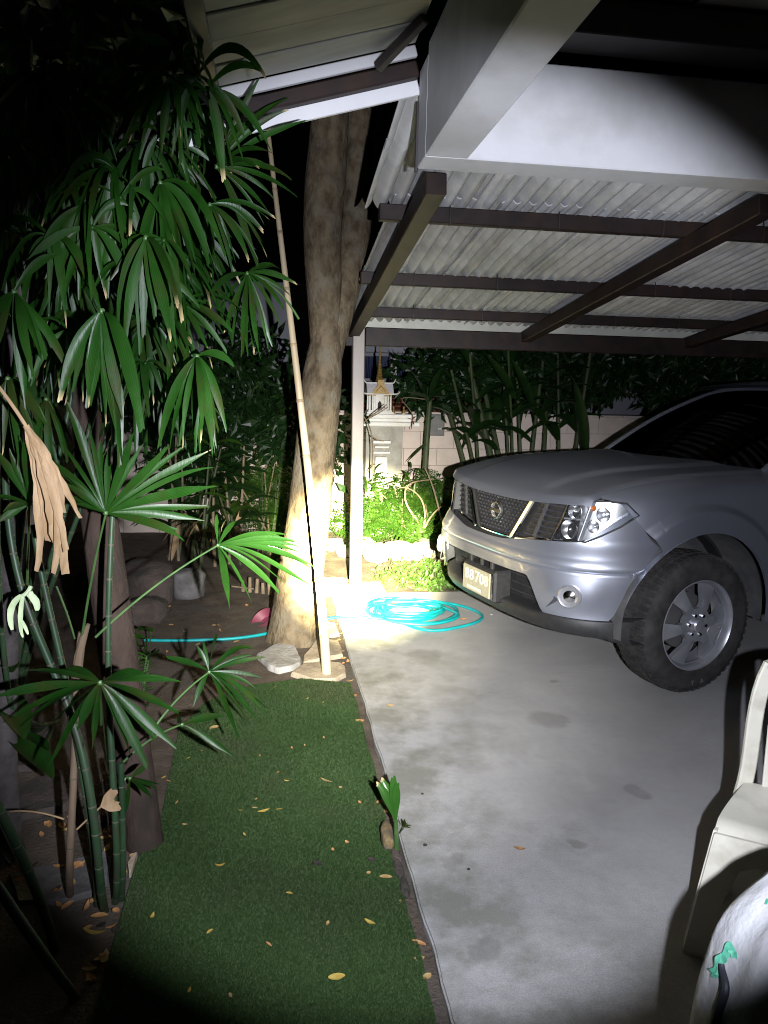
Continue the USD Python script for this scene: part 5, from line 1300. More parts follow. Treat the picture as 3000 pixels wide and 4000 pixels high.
def build_garden():
    g = np.random.default_rng(17)
    # feathery shrub left of the truck's nose
    t = Thing("shrub", "bright green feathery shrub between the post and the truck before the wall", "shrub", W(0.9, 1.9, 0))
    for k in range(9):
        b = W(0.95 + g.normal(0, .12), 1.75 + g.normal(0, .1), -0.05); e = W(0.45 + 0.9 * g.random(), 1.75 + g.normal(0, .25), 0.45 + 0.3 * g.random())
        obj("stem", tube(spline([b, (b + e) / 2 + A([g.normal(0, .08), 0, .05]), e], 10), np.linspace(.012, .004, 10), 6), "stem_brown", t)
    ms = [sprays(W(0.62, 1.8, 0.26), 220, (0.60, 0.42, 0.60), 0.056, 1), sprays(W(1.05, 1.85, 0.32), 200, (0.55, 0.4, 0.60), 0.056, 2), sprays(W(0.35, 1.6, 0.12), 120, (0.45, 0.35, 0.48), 0.045, 3), sprays(W(1.30, 1.70, 0.22), 170, (0.5, 0.3, 0.55), 0.060, 4), sprays(W(0.95, 1.45, 0.10), 110, (0.6, 0.25, 0.42), 0.06, 9), sprays(W(-0.15, 1.9, 0.15), 70, (0.25, 0.25, 0.5), 0.05, 11),
          leafcloud(W(0.8, 1.8, 0.40), (0.55, 0.28, 0.22), 900, 0.06, 5)]
    obj("foliage", cat_(ms), "shrub_leaf", t, smooth=False)
    for k in range(110):
        b = W(0.3 + 1.25 * g.random(), 1.45 + 0.4 * g.random(), 0.30 + 0.48 * g.random())
        blade(b, A([g.normal(0, .7), -0.4 + g.normal(0, .4), 0.8]), 0.20 + 0.16 * g.random(), 0.034, g.normal(0, .2), k, "shrub_leaf", t, droop=0.5)
    # pale crooked stem plant at its foot
    t = Thing("crooked_plant", "bare plant with pale crooked stems rising from the white stones", "plant", W(0.95, 1.35, 0))
    for pts in ([(1645, 2080), (1620, 2020), (1585, 1960), (1590, 1900), (1630, 1880), (1690, 1870)], [(1650, 2080), (1660, 2010), (1645, 1950), (1600, 1910), (1560, 1905)], [(1740, 2075), (1715, 1990), (1690, 1900), (1660, 1830)], [(1655, 2080), (1690, 2010), (1730, 1975)]):
        obj("stem", tube(spline([PV(x, y, 1.35 + 0.02 * i) for i, (x, y) in enumerate(pts)], 16), np.linspace(.013, .006, 16), 8), "stem_brown", t)
    for k in range(16):
        blade(PV(1645 + 8 * g.normal(), 2075, 1.3), A([g.normal(0, .8), -0.4, 1.0]), 0.25 + .15 * g.random(), 0.012, g.normal(0, .3), k, "cover_leaf", t, droop=0.4)
    # broad-leaved clump to its right, with dark leaves
    t = Thing("broadleaf_plant", "dark broad leaved plant beside the feathery shrub near the truck", "plant", W(1.55, 2.1, 0))
    for k in range(34):
        a = g.uniform(0, 2 * pi); b = W(1.5 + .12 * g.normal(), 2.1 + .1 * g.normal(), 0.25 + 0.45 * g.random())
        blade(b, A([math.cos(a), math.sin(a) * .7 - .3, .7]), 0.28 + .1 * g.random(), 0.09, g.normal(0, .2), k, "dark_leaf", t, droop=0.5)
    for k in range(5):
        obj("stem", tube([W(1.5 + .06 * g.normal(), 2.1, -.05), W(1.5 + .12 * g.normal(), 2.1, .75)], .01, 6), "stem_brown", t)
    # tall gingers behind the truck: slanting stems and long leaves
    stems = [((1870, 2000), (1745, 1580), .035), ((1895, 2000), (1790, 1560), .026), ((1880, 1960), (1845, 1500), .024), ((1960, 1960), (1860, 1540), .045), ((1985, 1950), (1900, 1560), .04), ((1995, 1930), (1965, 1450), .022),
             ((2010, 1930), (1990, 1480), .020), ((2040, 1930), (2020, 1480), .026), ((2060, 1920), (2110, 1500), .03), ((2120, 1900), (2140, 1450), .03), ((2185, 1880), (2180, 1480), .026), ((2230, 1870), (2300, 1420), .03)]
    lab = ["ginger clump with slanting stems just right of the meter box", "ginger clump of thin upright stems against the wall above the truck's nose", "ginger clump with tall dark leaves behind the truck's bonnet"]
    for q in range(3):
        t = Thing("ginger_plant", lab[q], "plant", W(1.9 + 0.45 * q, 2.3, 0))
        for (b, e, r) in stems[4 * q:4 * q + 4]:
            b3 = PV(*b, 2.25 + .1 * g.normal()); b3 = b3 * [1, 1, 0] + A([0, 0, -0.05]); e3 = PV(*e, 2.2 + .15 * g.normal())
            m3_ = PV((b[0] + e[0]) / 2, (b[1] + e[1]) / 2, 2.25)
            p = spline([b3, m3_, e3, e3 + (e3 - m3_) * 0.5], 16)
            obj("stem", tube(p, np.linspace(r, r * .6, 16), 9), "stem_green", t)
            for k in range(6):
                s = p[8 + int(k * 1.3)]; a = g.uniform(0, 2 * pi)
                blade(s, A([math.cos(a), math.sin(a) * .6 - .25, .9]), .55 + .3 * g.random(), .12 + .05 * g.random(), g.normal(0, .2), k, "dark_leaf", t, droop=.45)
        if q == 2:
            for x0, y0, x1, y1, w in ((2285, 1790, 2245, 1480, .20), (2010, 1560, 1900, 1380, .2), (2080, 1600, 2000, 1400, .18)):
                a, b = PV(x0, y0, 2.0), PV(x1, y1, 1.9)
                blade(a, b - a, float(np.linalg.norm(b - a)), w, .02, 1, "dark_leaf", t, droop=0.02)
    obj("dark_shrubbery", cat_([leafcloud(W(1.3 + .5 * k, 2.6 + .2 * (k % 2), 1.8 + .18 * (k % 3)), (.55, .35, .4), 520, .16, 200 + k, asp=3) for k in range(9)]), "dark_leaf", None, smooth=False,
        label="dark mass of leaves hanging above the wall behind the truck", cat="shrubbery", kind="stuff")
    # stem with jagged leaf before the wall, red heliconia flower
    t = Thing("jagged_plant", "plant with thick stem and jagged green leaf in front of the pink wall", "plant", W(1.2, 2.0, 0))
    b, e = PV(1660, 1850, 2.0), PV(1680, 1560, 2.0)
    obj("stem", tube(spline([b * [1, 1, 0], b, e], 12), np.linspace(.04, .028, 12), 10), "stem_green", t)
    for i, (x0, y0, x1, y1, w) in enumerate(((1665, 1735, 1600, 1800, .11), (1680, 1560, 1590, 1530, .16), (1680, 1560, 1760, 1500, .18), (1680, 1570, 1720, 1440, .16), (1670, 1580, 1620, 1450, .14))):
        a, c = PV(x0, y0, 1.95), PV(x1, y1, 1.85)
        blade(a, c - a, float(np.linalg.norm(c - a)) * 1.05, w, .1 * (-1) ** i, i, "shrub_leaf" if i == 0 else "dark_leaf", t, droop=.03)
    t = Thing("red_flower", "red hanging flower in front of the altar slab", "flower", PV(1612, 1640, 1.9))
    for x, y in ((1590, 1632), (1625, 1627), (1605, 1675), (1618, 1660)):
        a, c = PV(1610, 1640, 1.9), PV(x, y, 1.88)
        blade(a, c - a, float(np.linalg.norm(c - a)) * 1.1, .03, 0, 1, "red_tile", t, droop=.05, name="petal")
    obj("flower_stem", tube(spline([PV(1612, 1640, 1.9), PV(1600, 1600, 1.95), PV(1575, 1570, 2.0), PV(1660, 1560, 2.0)], 12), .005, 6), "stem_brown", t)
    # bare vine on the post's right
    t = Thing("bare_vine", "thin bare vine climbing beside the post in front of the altar", "vine", PV(1450, 1900, 1.2) * [1, 1, 0])
    for pts in ([(1455, 1880), (1455, 1740), (1440, 1660), (1415, 1620)], [(1420, 1650), (1470, 1610), (1510, 1580)], [(1430, 1640), (1500, 1600), (1515, 1590)], [(1452, 1700), (1480, 1720), (1500, 1722)]):
        obj("vine", tube(spline([PV(x, y, 1.2) for x, y in pts], 12), .006, 6), "stem_brown", t)
    # ground cover between post and truck
    n = 900; ms = []
    for k in range(42):
        c = W(0.35 + 1.25 * g.random(), 0.15 + 0.75 * g.random(), 0.0); ms.append(leafcloud(c, (.17, .15, .07), 60, .05, 300 + k, asp=2.2))
    for k in range(10):
        c = W(-0.55 + 0.45 * g.random(), 0.3 + 1.6 * g.random(), -0.01); ms.append(leafcloud(c, (.08, .08, .03), 22, .04, 360 + k, asp=1.8))
    obj("ground_cover", cat_(ms), "cover_leaf", None, smooth=False, label="low leafy ground cover on the soil beyond the slab", cat="ground cover", kind="stuff")
    # pale stones edging the bed
    L = ["largest pale stone edging the bed directly right of the post", "rounded pale boulder in the middle of the stone edging", "tan faced stone at the right end of the edging", "flat pale stone just behind the post", "small low grey stone second from the truck in the edging", "angular grey stone of the edging, nearest the truck grille", "low white stone left of the post", "small white stone between tree and post"]
    for i, (x, y, v, s) in enumerate(((1470, 2150, 1.25, (.19, .12, .10)), (1560, 2145, 1.3, (.17, .13, .11)), (1655, 2145, 1.3, (.15, .12, .12)), (1420, 2110, 1.6, (.15, .12, .1)), (1700, 2110, 1.55, (.13, .1, .08)), (1745, 2130, 1.4, (.16, .12, .12)), (1300, 2090, 1.75, (.14, .1, .07)), (1345, 2120, 1.45, (.1, .09, .06)))):
        p = PV(x, y, v); p[2] = s[2] * 0.45
        obj("edging_stone", rock(p, s, 50 + i, rot=g.uniform(0, 3), sub=3, rough=.3, flat=.7), "stone_pale" if i not in (2, 4, 5) else ("stone_tan" if i == 2 else "stone_grey"), None, smooth=50, label=L[i], cat="stone", group="stones edging the planting bed")
    # kerb slab under the post
    obj("footing_slab", bevelbox(W(0.02, 0.12, -0.015), (0.62, 0.30, 0.05), (U, V, Z), 0.008), "stone_pale", None, label="pale concrete pad under the foot of the post", cat="footing")
    # terracotta saucer by the tree
    p = PZ(1302, 2296, -0.03)
    t = Thing("clay_saucer", "round clay saucer lying on the soil between the tree and the post", "saucer", p)
    obj("bowl", lathe([(0.0, 0.01), (0.09, 0.008), (0.13, 0.045), (0.145, 0.05), (0.135, 0.03), (0.1, 0.0), (0.0, 0.0)], p + Z * 0.01, n=32), "terracotta", t)
    # left background: boulders, pots, pegs, clumps
    L = ["large reddish brown boulder behind the leaning trunk", "squared grey block stone left of the stone pegs", "flat brown stone low behind the leaning trunk", "brown rounded stone at the far left of the bed"]
    for i, (x, y, s, m) in enumerate(((580, 2330, (.30, .2, .2), "stone_brown"), (735, 2330, (.14, .12, .15), "stone_dim"), (555, 2430, (.2, .14, .1), "stone_brown"), (420, 2300, (.25, .2, .12), "stone_brown"))):
        p = PZ(x, y, -0.04); p[2] = s[2] * .35
        obj("boulder", rock(p, s, 80 + i, rot=g.uniform(0, 3), sub=3, rough=.28, flat=.6), m, None, smooth=50, label=L[i], cat="stone")
    t = Thing("peg_fence", "tiny edging fence of short wooden pegs left of the big tree", "edging fence", PZ(980, 2310, -.04))
    for k in range(5):
        p = PZ(950 + 26 * k, 2312 + 3 * k, -.04)
        obj("peg", tube([p, p + A([g.normal(0, .01), 0, .09 + .05 * g.random()])], [.017, .013], 9), "stem_brown", t)
    obj("rail", tube([PZ(905, 2290, .07), PZ(990, 2300, .07)], .006, 6), "stem_brown", t)
    p = PZ(1040, 2432, -.03)
    t = Thing("pink_bowl", "small pink plastic bowl half hidden behind the big tree's foot", "bowl", p)
    obj("bowl", lathe([(0.0, .01), (.05, .01), (.085, .06), (.09, .06), (.058, .0), (0, 0)], p, axis=(-.5, -.4, .8), n=28), "pink_plastic", t)
    obj("foot_ring", lathe([(.05, -.008), (.056, -.004), (.056, .004), (.05, .004)], p, axis=(-.5, -.4, .8), n=28), "pink_plastic", t)
    # ginger-like clump on the left and the leafy shrub beside the tree
    lab2 = ["clump of leaning green stems with broad leaves at mid left", "broad leaved clump just left of the leafy shrub by the tree"]
    for q, (xa, xb, v) in enumerate(((640, 800, 1.2), (800, 960, 1.4))):
        t = Thing("ginger_plant", lab2[q], "plant", PV((xa + xb) / 2, 2150, v) * [1, 1, 0])
        for k in range(11):
            x = g.uniform(xa, xb); b = PV(x, 2250, v + .2 * g.normal()); b = b * [1, 1, 0] + A([0, 0, -.05]); e = PV(x + g.normal(0, 50), 1700 + 150 * g.random(), v + .2 * g.normal())
            p = spline([b, (b + e) / 2 + A([g.normal(0, .04), 0, 0]), e], 12)
            obj("stem", tube(p, np.linspace(.016, .009, 12), 7), "stem_green" if k % 3 else "stem_brown", t)
            for j in range(5):
                s = p[4 + int(j * 1.6)]; a = g.uniform(0, 2 * pi)
                blade(s, A([math.cos(a), math.sin(a) * .6 - .3, .8]), .35 + .25 * g.random(), .10, g.normal(0, .2), j, "dark_leaf" if g.random() < .75 else "shrub_leaf", t, droop=.5)
            if k % 2:
                blade(p[5], A([g.normal(0, .5), -.3, -.6]), .3, .06, .1, k, "dry_leaf", t, droop=.3)
    t = Thing("leafy_shrub", "fine leaved olive green shrub in the shade left of the big tree", "shrub", PV(1050, 2200, 1.6) * [1, 1, 0])
    for k in range(8):
        b = PV(1040 + 25 * g.normal(), 2210, 1.6); b = b * [1, 1, 0] + A([0, 0, -.05]); e = PV(1040 + 90 * g.normal(), 1800 + 80 * g.random(), 1.6)
        obj("stem", tube(spline([b, (b + e) / 2, e], 8), np.linspace(.012, .005, 8), 6), "stem_green" if k % 2 else "stem_brown", t)
    obj("foliage", cat_([sprays(PV(1075, 2060, 1.7), 150, (.5, .35, .6), .05, 21), sprays(PV(1010, 1930, 1.8), 120, (.5, .3, .6), .05, 22), sprays(PV(1110, 2150, 1.5), 70, (.35, .3, .4), .045, 23), leafcloud(PV(1060, 1950, 1.8), (.4, .25, .35), 700, .05, 24, asp=3)]), "shrub_leaf", t, smooth=False)
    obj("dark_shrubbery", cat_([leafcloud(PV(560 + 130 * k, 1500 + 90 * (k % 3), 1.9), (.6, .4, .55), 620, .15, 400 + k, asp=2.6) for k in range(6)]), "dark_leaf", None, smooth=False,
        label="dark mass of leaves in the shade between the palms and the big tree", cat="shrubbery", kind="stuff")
    # little plant and shoots by the leaning trunk
    t = Thing("seedling_plant", "small round leaved plant at the foot of the leaning trunk", "plant", PZ(590, 2500, -.04))
    for k, (x, y) in enumerate(((590, 2470), (575, 2500), (560, 2530), (588, 2560), (570, 2585))):
        b = PZ(575, 2600, -.04); c = PY(x, y, 4.1)
        blade(c, A([g.normal(0, .4), -.5, .5]), .12, .09, .1, k, "leaf_fresh", t, droop=.4)
        obj("stem", tube([b, c], .004, 5), "petiole", t)
    t = Thing("young_fern", "bright young fern shoots beside the leaning trunk", "fern", PZ(530, 2860, -.04))
    for k in range(6):
        b = PY(530 + 8 * g.normal(), 2830, 2.9); e = PY(520 + 30 * g.normal(), 2560 + 60 * g.random(), 2.9); p = spline([b, (b + e) / 2, e], 9)
        obj("frond", tube(p, .003, 5), "petiole", t)
        for j in range(2, 9):
            for s in (-1, 1):
                blade(p[j], A([s * .8, -.3, .6]), .06, .014, 0, j, "leaf_fresh", t, droop=.2, nseg=5, name="leaflet")
    t = Thing("broad_leaf_plant", "plant with big flat leaves low at the left edge of the photo", "plant", PZ(20, 2900, -.04))
    for x0, y0, x1, y1, w in ((-20, 2680, 85, 2840, .13), (10, 2850, 190, 2990, .12), (60, 2860, 185, 2900, .06), (-30, 2560, 40, 2600, .1), (-20, 3150, 40, 3330, .1)):
        a, b = PY(x0, y0, 2.5), PY(x1, y1, 2.4)
        blade(a, b - a, float(np.linalg.norm(b - a)) * 1.1, w, .02, 1, "leaf_deep", t, droop=.12)
    obj("stem", tube([PZ(-40, 3000, -.05), PY(-20, 2700, 2.5)], .01, 7), "stem_green", t)


build_garden()


# ------------------------------------------------------------------ stones round the tree and in the bed at lower left
def build_stones():
    items = [
        ("flat blue grey flagstone at the foot of the big tree", "stone_grey", [(1000, 2552), (1070, 2515), (1150, 2505), (1180, 2570), (1178, 2585), (1150, 2600), (1085, 2612), (1045, 2598)], .0),
        ("tan flagstone right of the grey one, behind the bamboo pole", "stone_tan", [(1182, 2560), (1215, 2520), (1240, 2482), (1325, 2498), (1340, 2530), (1345, 2555), (1260, 2572), (1182, 2585)], .0),
        ("brown flagstone under the foot of the bamboo pole", "stone_tan", [(1132, 2625), (1190, 2585), (1250, 2580), (1335, 2585), (1358, 2600), (1355, 2630), (1310, 2652), (1220, 2650)], -.008),
        ("flat brown paving stone lying between tree and slab edge", "stone_tan", [(1275, 2425), (1310, 2430), (1330, 2475), (1285, 2480), (1262, 2450)], -.012),
        ("large grey paving slab behind the palm canes at lower left", "stone_dim", [(20, 3420), (140, 3385), (300, 3350), (420, 3315), (440, 3345), (436, 3430), (380, 3480), (250, 3520), (60, 3530)], -.022),
        ("brown paving slab with fallen leaves in the left bed", "stone_brown", [(-40, 3080), (120, 3040), (240, 2990), (330, 3020), (350, 3080), (250, 3150), (60, 3190), (-40, 3200)], -.005),
        ("brown stone step at the far left behind the broad leaves", "stone_brown", [(-60, 2930), (80, 2900), (170, 2920), (150, 2985), (-40, 3010)], .0),
        ("brown paving slab between the canes and the leaning trunk", "stone_brown", [(335, 3080), (430, 3030), (470, 3120), (440, 3200), (350, 3190)], -.004),
        ("curled brown stone chip against the edge of the turf", "stone_tan", [(490, 3370), (520, 3330), (545, 3325), (520, 3400), (498, 3410)], -.01)]
    for i, (lab, m, px, z) in enumerate(items):
        obj("flagstone", slabstone(px, z - 0.004, .05, 70 + i), m, None, smooth=40, label=lab, cat="stone")
    # brick piece and reddish bricks along the slab edge near the seedling
    a, b = PZ(1506, 3330, -.02), PZ(1518, 3215, .03)
    obj("brick_piece", rock((a + b) / 2 + A([0, 0, .008]), (.024, float(np.linalg.norm(b - a)) * .55, .030), 77, rot=.12, sub=3, rough=.3, flat=.5), "brick_old", None, label="old yellowish brick piece beside the palm seedling", cat="brick")
    for i, (x, y) in enumerate(((1545, 3340), (1556, 3400), (1580, 3470))):
        p = PZ(x, y, -.03)
        obj("brick_fragment", rock(p, (.018, .055, .018), 90 + i, rot=.15, sub=3, rough=.45, flat=.6), "stone_brown", None, label=("reddish stone chip directly below the palm seedling", "reddish stone chip in the gap between turf and slab", "pale reddish stone chip lowest along the slab edge")[i], cat="stone")


def frame_axes(d):
    d = unit(A(d) * [1, 1, 0]); return (A([d[1], -d[0], 0]), d, A([0, 0, 1.0]))


build_stones()


# ------------------------------------------------------------------ hose, chair, sack, seedling
def build_hose():
    px = [(560, 2500), (640, 2502), (800, 2500), (900, 2495), (985, 2485), (1060, 2470), (1150, 2440)]
    pts = [PZ(x, y, -.02) for x, y in px]
    pts += [PZ(x, y, .012) for x, y in ((1282, 2416), (1340, 2409), (1420, 2411), (1500, 2419), (1560, 2430), (1620, 2452), (1688, 2463), (1780, 2452), (1862, 2430), (1884, 2410), (1860, 2388), (1780, 2362), (1700, 2350), (1600, 2341), (1500, 2338), (1450, 2350), (1432, 2378), (1448, 2400), (1500, 2412))]
    loops = [(1590, 2385, 130, 40, 0), (1600, 2388, 110, 34, .01), (1585, 2378, 150, 38, .02), (1630, 2390, 158, 44, .03), (1590, 2390, 98, 26, .03), (1605, 2380, 128, 30, .045), (1580, 2384, 140, 36, .05), (1640, 2402, 150, 36, .055), (1600, 2386, 90, 22, .06), (1610, 2375, 115, 24, .07)]
    g = np.random.default_rng(4)
    for cx_, cy_, rx, ry, z in loops:
        for a in np.linspace(2.6, 2.6 + 2 * pi, 13)[:-1]:
            pts.append(PZ(cx_ + rx * math.cos(a) + g.normal(0, 2), cy_ - ry * math.sin(a) + g.normal(0, 1), .012 + z * .6))
    p = spline(pts, 900); p[:, 2] = np.maximum(p[:, 2], np.where((p[:, 0] > -0.42) & (p[:, 1] > 3.5), .011, -.03))
    t = Thing("garden_hose", "turquoise garden hose coiled on the slab and trailing left behind the tree", "hose", PZ(1600, 2390, 0))
    obj("hose", tube(p, .011, 8), "hose_rubber", t, smooth=60)
    d = unit(p[-1] - p[-6])
    obj("connector", tube([p[-1], p[-1] + d * .05], .014, 10), "black_plastic", t)


build_hose()


def build_chair():
    c0 = A([1.0, 2.0, 0.0]); fx = unit(A([.906, -.423, 0])); fy = A([-fx[1], fx[0], 0])     # fx along the front edge to the right, fy to the back
    def P(x, y, z): return c0 + x * fx + y * fy + z * Z
    t = Thing("plastic_chair", "cream plastic chair at the right edge of the photo", "chair", c0 + fx * .22 + fy * .2)
    ax = (fx, fy, Z)
    # seat, slightly dished, with rounded front
    rows = []
    for s in np.linspace(0, 1, 14):
        rows.append([P(-.005 + .085 * s ** 1.3 + (.48 - .17 * s ** 1.3) * q, .0 + .33 * s, .425 - .02 * math.sin(pi * s) * math.sin(pi * q) - .03 * max(0, .12 - s) / .12) for q in np.linspace(0, 1, 16)])
    obj("seat", thick(grid(A(rows)), .006), "chair_plastic", t, smooth=50)
    # front apron and legs cut from one sheet
    out = Polygon([(-.005, .415), (.475, .415), (.53, 0), (.475, 0), (.43, .22), (.40, .315), (.36, .338), (.235, .33), (.11, .338), (.07, .315), (.04, .22), (-.005, 0), (-.06, 0)])
    out = out.buffer(-.008).buffer(.008)
    obj("front_frame", extrude(out, .010, P(0, -.012, 0), (fx, Z, -fy)), "chair_plastic", t)
    side = Polygon([(0, .415), (.33, .415), (.40, 0), (.35, 0), (.30, .25), (.25, .33), (.1, .33), (.045, .25), (.03, 0), (-.02, 0)]).buffer(-.006).buffer(.006)
    sx = unit(A([-.055, 0, -.415]) @ np.stack([fx, fy, Z]))
    for base, inx, tilt in ((-.008, 1, -.13), (.478, -1, .13)):
        run = unit(fy + fx * inx * .24); nx = unit(np.cross(run, Z)); zax = unit(Z - nx * tilt)
        obj("side_frame", extrude(side, .010, P(base, 0, 0) + nx * (tilt * .415), (run, zax, nx)), "chair_plastic", t)
    # back: two posts, top rail and slats, leaning back
    def Bk(x, h): return P(.085 + x * .78, .33 + .14 * h, .42 + h)
    for x in (0.0, .40):
        s = 1 if x == 0 else -1
        obj("back_post", bar_path([Bk(x - s * .02, -.05), Bk(x, .1), Bk(x + s * .01, .28), Bk(x + s * .045, .40)], .05, .018), "chair_plastic", t)
    obj("top_rail", bar_path([Bk(.03, .39), Bk(.12, .425), Bk(.20, .435), Bk(.28, .425), Bk(.37, .39)], .018, .05), "chair_plastic", t)
    for k in range(5):
        x = .075 + .0625 * k
        obj("back_slat", bar_path([Bk(x, -.02), Bk(x, .2), Bk(x, .415)], .034, .008), "chair_plastic", t)
    obj("rear_frame", extrude(Polygon([(.07, .40), (.37, .40), (.44, 0), (.39, 0), (.32, .3), (.12, .3), (.05, 0), (0, 0)]), .01, P(.015, .345, 0), (fx, Z, -fy)), "chair_plastic", t)


def bar_path(pts, w, h):
    p = spline(pts, 10); tg = unit(np.gradient(p, axis=0)); x = unit(np.cross(tg, A([0, 1.0, 0]))); y = np.cross(tg, x)
    cs = A([(-1, -.6), (-.8, -1), (.8, -1), (1, -.6), (1, .6), (.8, 1), (-.8, 1), (-1, .6)]) / 2
    P = p[:, None] + cs[None, :, 0, None] * w * x[:, None] + cs[None, :, 1, None] * h * y[:, None]
    v, f = grid(P, closed=True)
    n = 8; k = len(p); v = np.vstack([v, p[0], p[-1]]); j = np.arange(n)
    f = np.vstack([f, np.stack([np.full(n, len(v) - 2), (j + 1) % n, j], 1), np.stack([np.full(n, len(v) - 1), (k - 1) * n + j, (k - 1) * n + (j + 1) % n], 1)])
    tm = trimesh.Trimesh(v, f, process=False); tm.fix_normals(); return (A(tm.vertices), A(tm.faces))


build_chair()


def build_sack():
    c = A([.976, 1.125, .460]); r = A([.398, .201, .461]); e = .75
    th, ph = np.meshgrid(np.linspace(0.001, pi - 0.001, 70), np.linspace(0, 2 * pi, 121)[:-1], indexing="ij")
    s = lambda q: np.sign(q) * np.abs(q) ** e
    d = np.stack([s(np.sin(th)) * s(np.cos(ph)), s(np.sin(th)) * s(np.sin(ph)), s(np.cos(th))], -1)
    k = meshkit.fbm(d * A([2.4, 2.4, 1.6]) + 3, 4, 8) - .5; w = meshkit.fbm(d * A([7, 7, 2.0]) + 9, 3, 18) - .5
    P = c + d * r * (1 + .05 * k + .03 * w)[..., None]
    P[..., 2] = np.maximum(P[..., 2], .002)
    t = Thing("stuffed_sack", "white stuffed plastic sack with green print in the lower right corner", "sack", c * [1, 1, 0])
    bag = obj("bag", grid(P, closed=True, flip=False), "sack_white", t, smooth=60)
    cs = trimesh.Trimesh(*grid(P, closed=True), process=False)
    tri = A(cs.vertices)[A(cs.faces)]; e1, e2 = tri[:, 1] - tri[:, 0], tri[:, 2] - tri[:, 0]
    def on(x, y, off):
        """The point of the sack that the photograph shows at a pixel, off metres proud of it."""
        dr = unit(ray(x, y)); h = np.cross(dr, e2); a = (e1 * h).sum(1); sv = EYE - tri[:, 0]; u_ = (sv * h).sum(1) / a; q = np.cross(sv, e1)
        v_ = (q @ dr) / a; tt = (e2 * q).sum(1) / a; ok = (u_ >= 0) & (v_ >= 0) & (u_ + v_ <= 1) & (tt > .1)
        k_ = tt[ok].min() if ok.any() else np.linalg.norm(c - EYE) * .98
        return EYE + dr * (k_ - off)
    def ribbon(pts, w, m, name, off):
        p2 = spline([(x, y, 0) for x, y in pts], 24); p = A([on(x, y, off) for x, y, _ in p2]); kk = np.array([1, 2, 3, 2, 1.0]) / 9; p = np.stack([np.convolve(np.pad(p[:, a], 2, mode='edge'), kk, 'valid') for a in range(3)], 1); tg = unit(np.gradient(p, axis=0)); q = unit(np.cross(tg, EYE - c))
        wob = 1 + .3 * np.sin(np.arange(24) * .6)
        Pq = p[:, None] + (w * wob / 2)[:, None, None] * A([-1, 0, 1])[None, :, None] * q[:, None]
        obj(name, grid(Pq), m, (t, bag), smooth=True)
    for pts, w in (([(2870, 3700), (2848, 3715), (2825, 3745), (2800, 3790), (2785, 3812)], .018), ([(2858, 3712), (2864, 3728), (2880, 3733)], .010), ([(2830, 3730), (2818, 3770), (2806, 3815)], .012), ([(2840, 3740), (2822, 3755), (2812, 3790), (2795, 3815), (2782, 3800)], .008), ([(2990, 3520), (3000, 3525)], .008)):
        ribbon(pts, w, "sack_print", "print_stroke", .004)
    obj("cord", tube(spline([on(x, y, .008) for x, y in ((2818, 3765), (2826, 3810), (2833, 3850), (2820, 3910), (2800, 3970), (2780, 4060))], 24), np.r_[np.linspace(.005, .008, 8), np.full(16, .008)], 10), "cord_black", t)


build_sack()


def build_seedling():
    D = PZ(1545, 3330, 0)[1]
    t = Thing("palm_seedling", "small upright fan palm seedling at the edge of the slab", "palm seedling", PZ(1545, 3330, -.03))
    hub = PY(1546, 3205, D + .02); b = PZ(1550, 3330, -.03)
    st = obj("stem", tube(spline([b, (b + hub) / 2, hub], 8), np.linspace(.010, .008, 8), 9), "petiole", t)
    for x, y, w, dz in ((1462, 3065, .030, 0), (1484, 3045, .032, .03), (1530, 3078, .016, .05), (1545, 3080, .014, .02), (1540, 3032, .034, .0), (1560, 3060, .030, -.02)):
        tip = PY(x, y, D + .05 + dz)
        m, tv = leaflet(hub, tip, w, .012, unit(EYE - hub + A([(x - 1510) * .004, 0, 0])), blunt=.5, fold=.25, dry=.10 if x < 1500 else .012, side=(x - 1520) * -.0008)
        obj("blade", m, "leaf_fresh", t, smooth=True, attr={"tip": tv})
    t = Thing("small_weed", "tiny dark green weed on the slab right of the palm seedling", "weed", PZ(1580, 3240, 0))
    for x, y in ((1580, 3200), (1592, 3212), (1604, 3222), (1600, 3232), (1565, 3205)):
        a, c = PY(1578, 3232, D + .06), PY(x, y, D + .06); blade(a, c - a, float(np.linalg.norm(c - a)) * 1.15, .014, .05, 1, "leaf_mid", t, droop=.1, nseg=6)
    obj("stem", tube([PZ(1560, 3255, 0), PY(1578, 3232, D + .06)], .0025, 5), "petiole", t)


build_seedling()


# ------------------------------------------------------------------ fallen leaves
def litter(p, L, w, ang, seed, mt, lab, grp, cat="leaf"):
    g = np.random.default_rng(seed); t = np.linspace(0, 1, 7); ww = w * np.sin(pi * np.clip(t * .96 + .03, 0, 1)) ** .7
    curl = g.uniform(.1, .9); x = (t - .5) * L; z = .004 + curl * L * .25 * (2 * t - 1) ** 2
    P = np.stack([np.stack([x + 0 * s, s * ww / 2 + .1 * L * (t - .5) ** 2 * g.normal(), z + abs(s) * ww * .28 * (1 if g.random() < .7 else .2)], -1) for s in (-1, 0, 1)], 1)
    ca, sa = math.cos(ang), math.sin(ang)
    P = P @ A([[ca, sa, 0], [-sa, ca, 0], [0, 0, 1]]) + p
    obj("fallen_leaf", grid(P), mt, None, smooth=True, label=lab, cat=cat, group=grp)


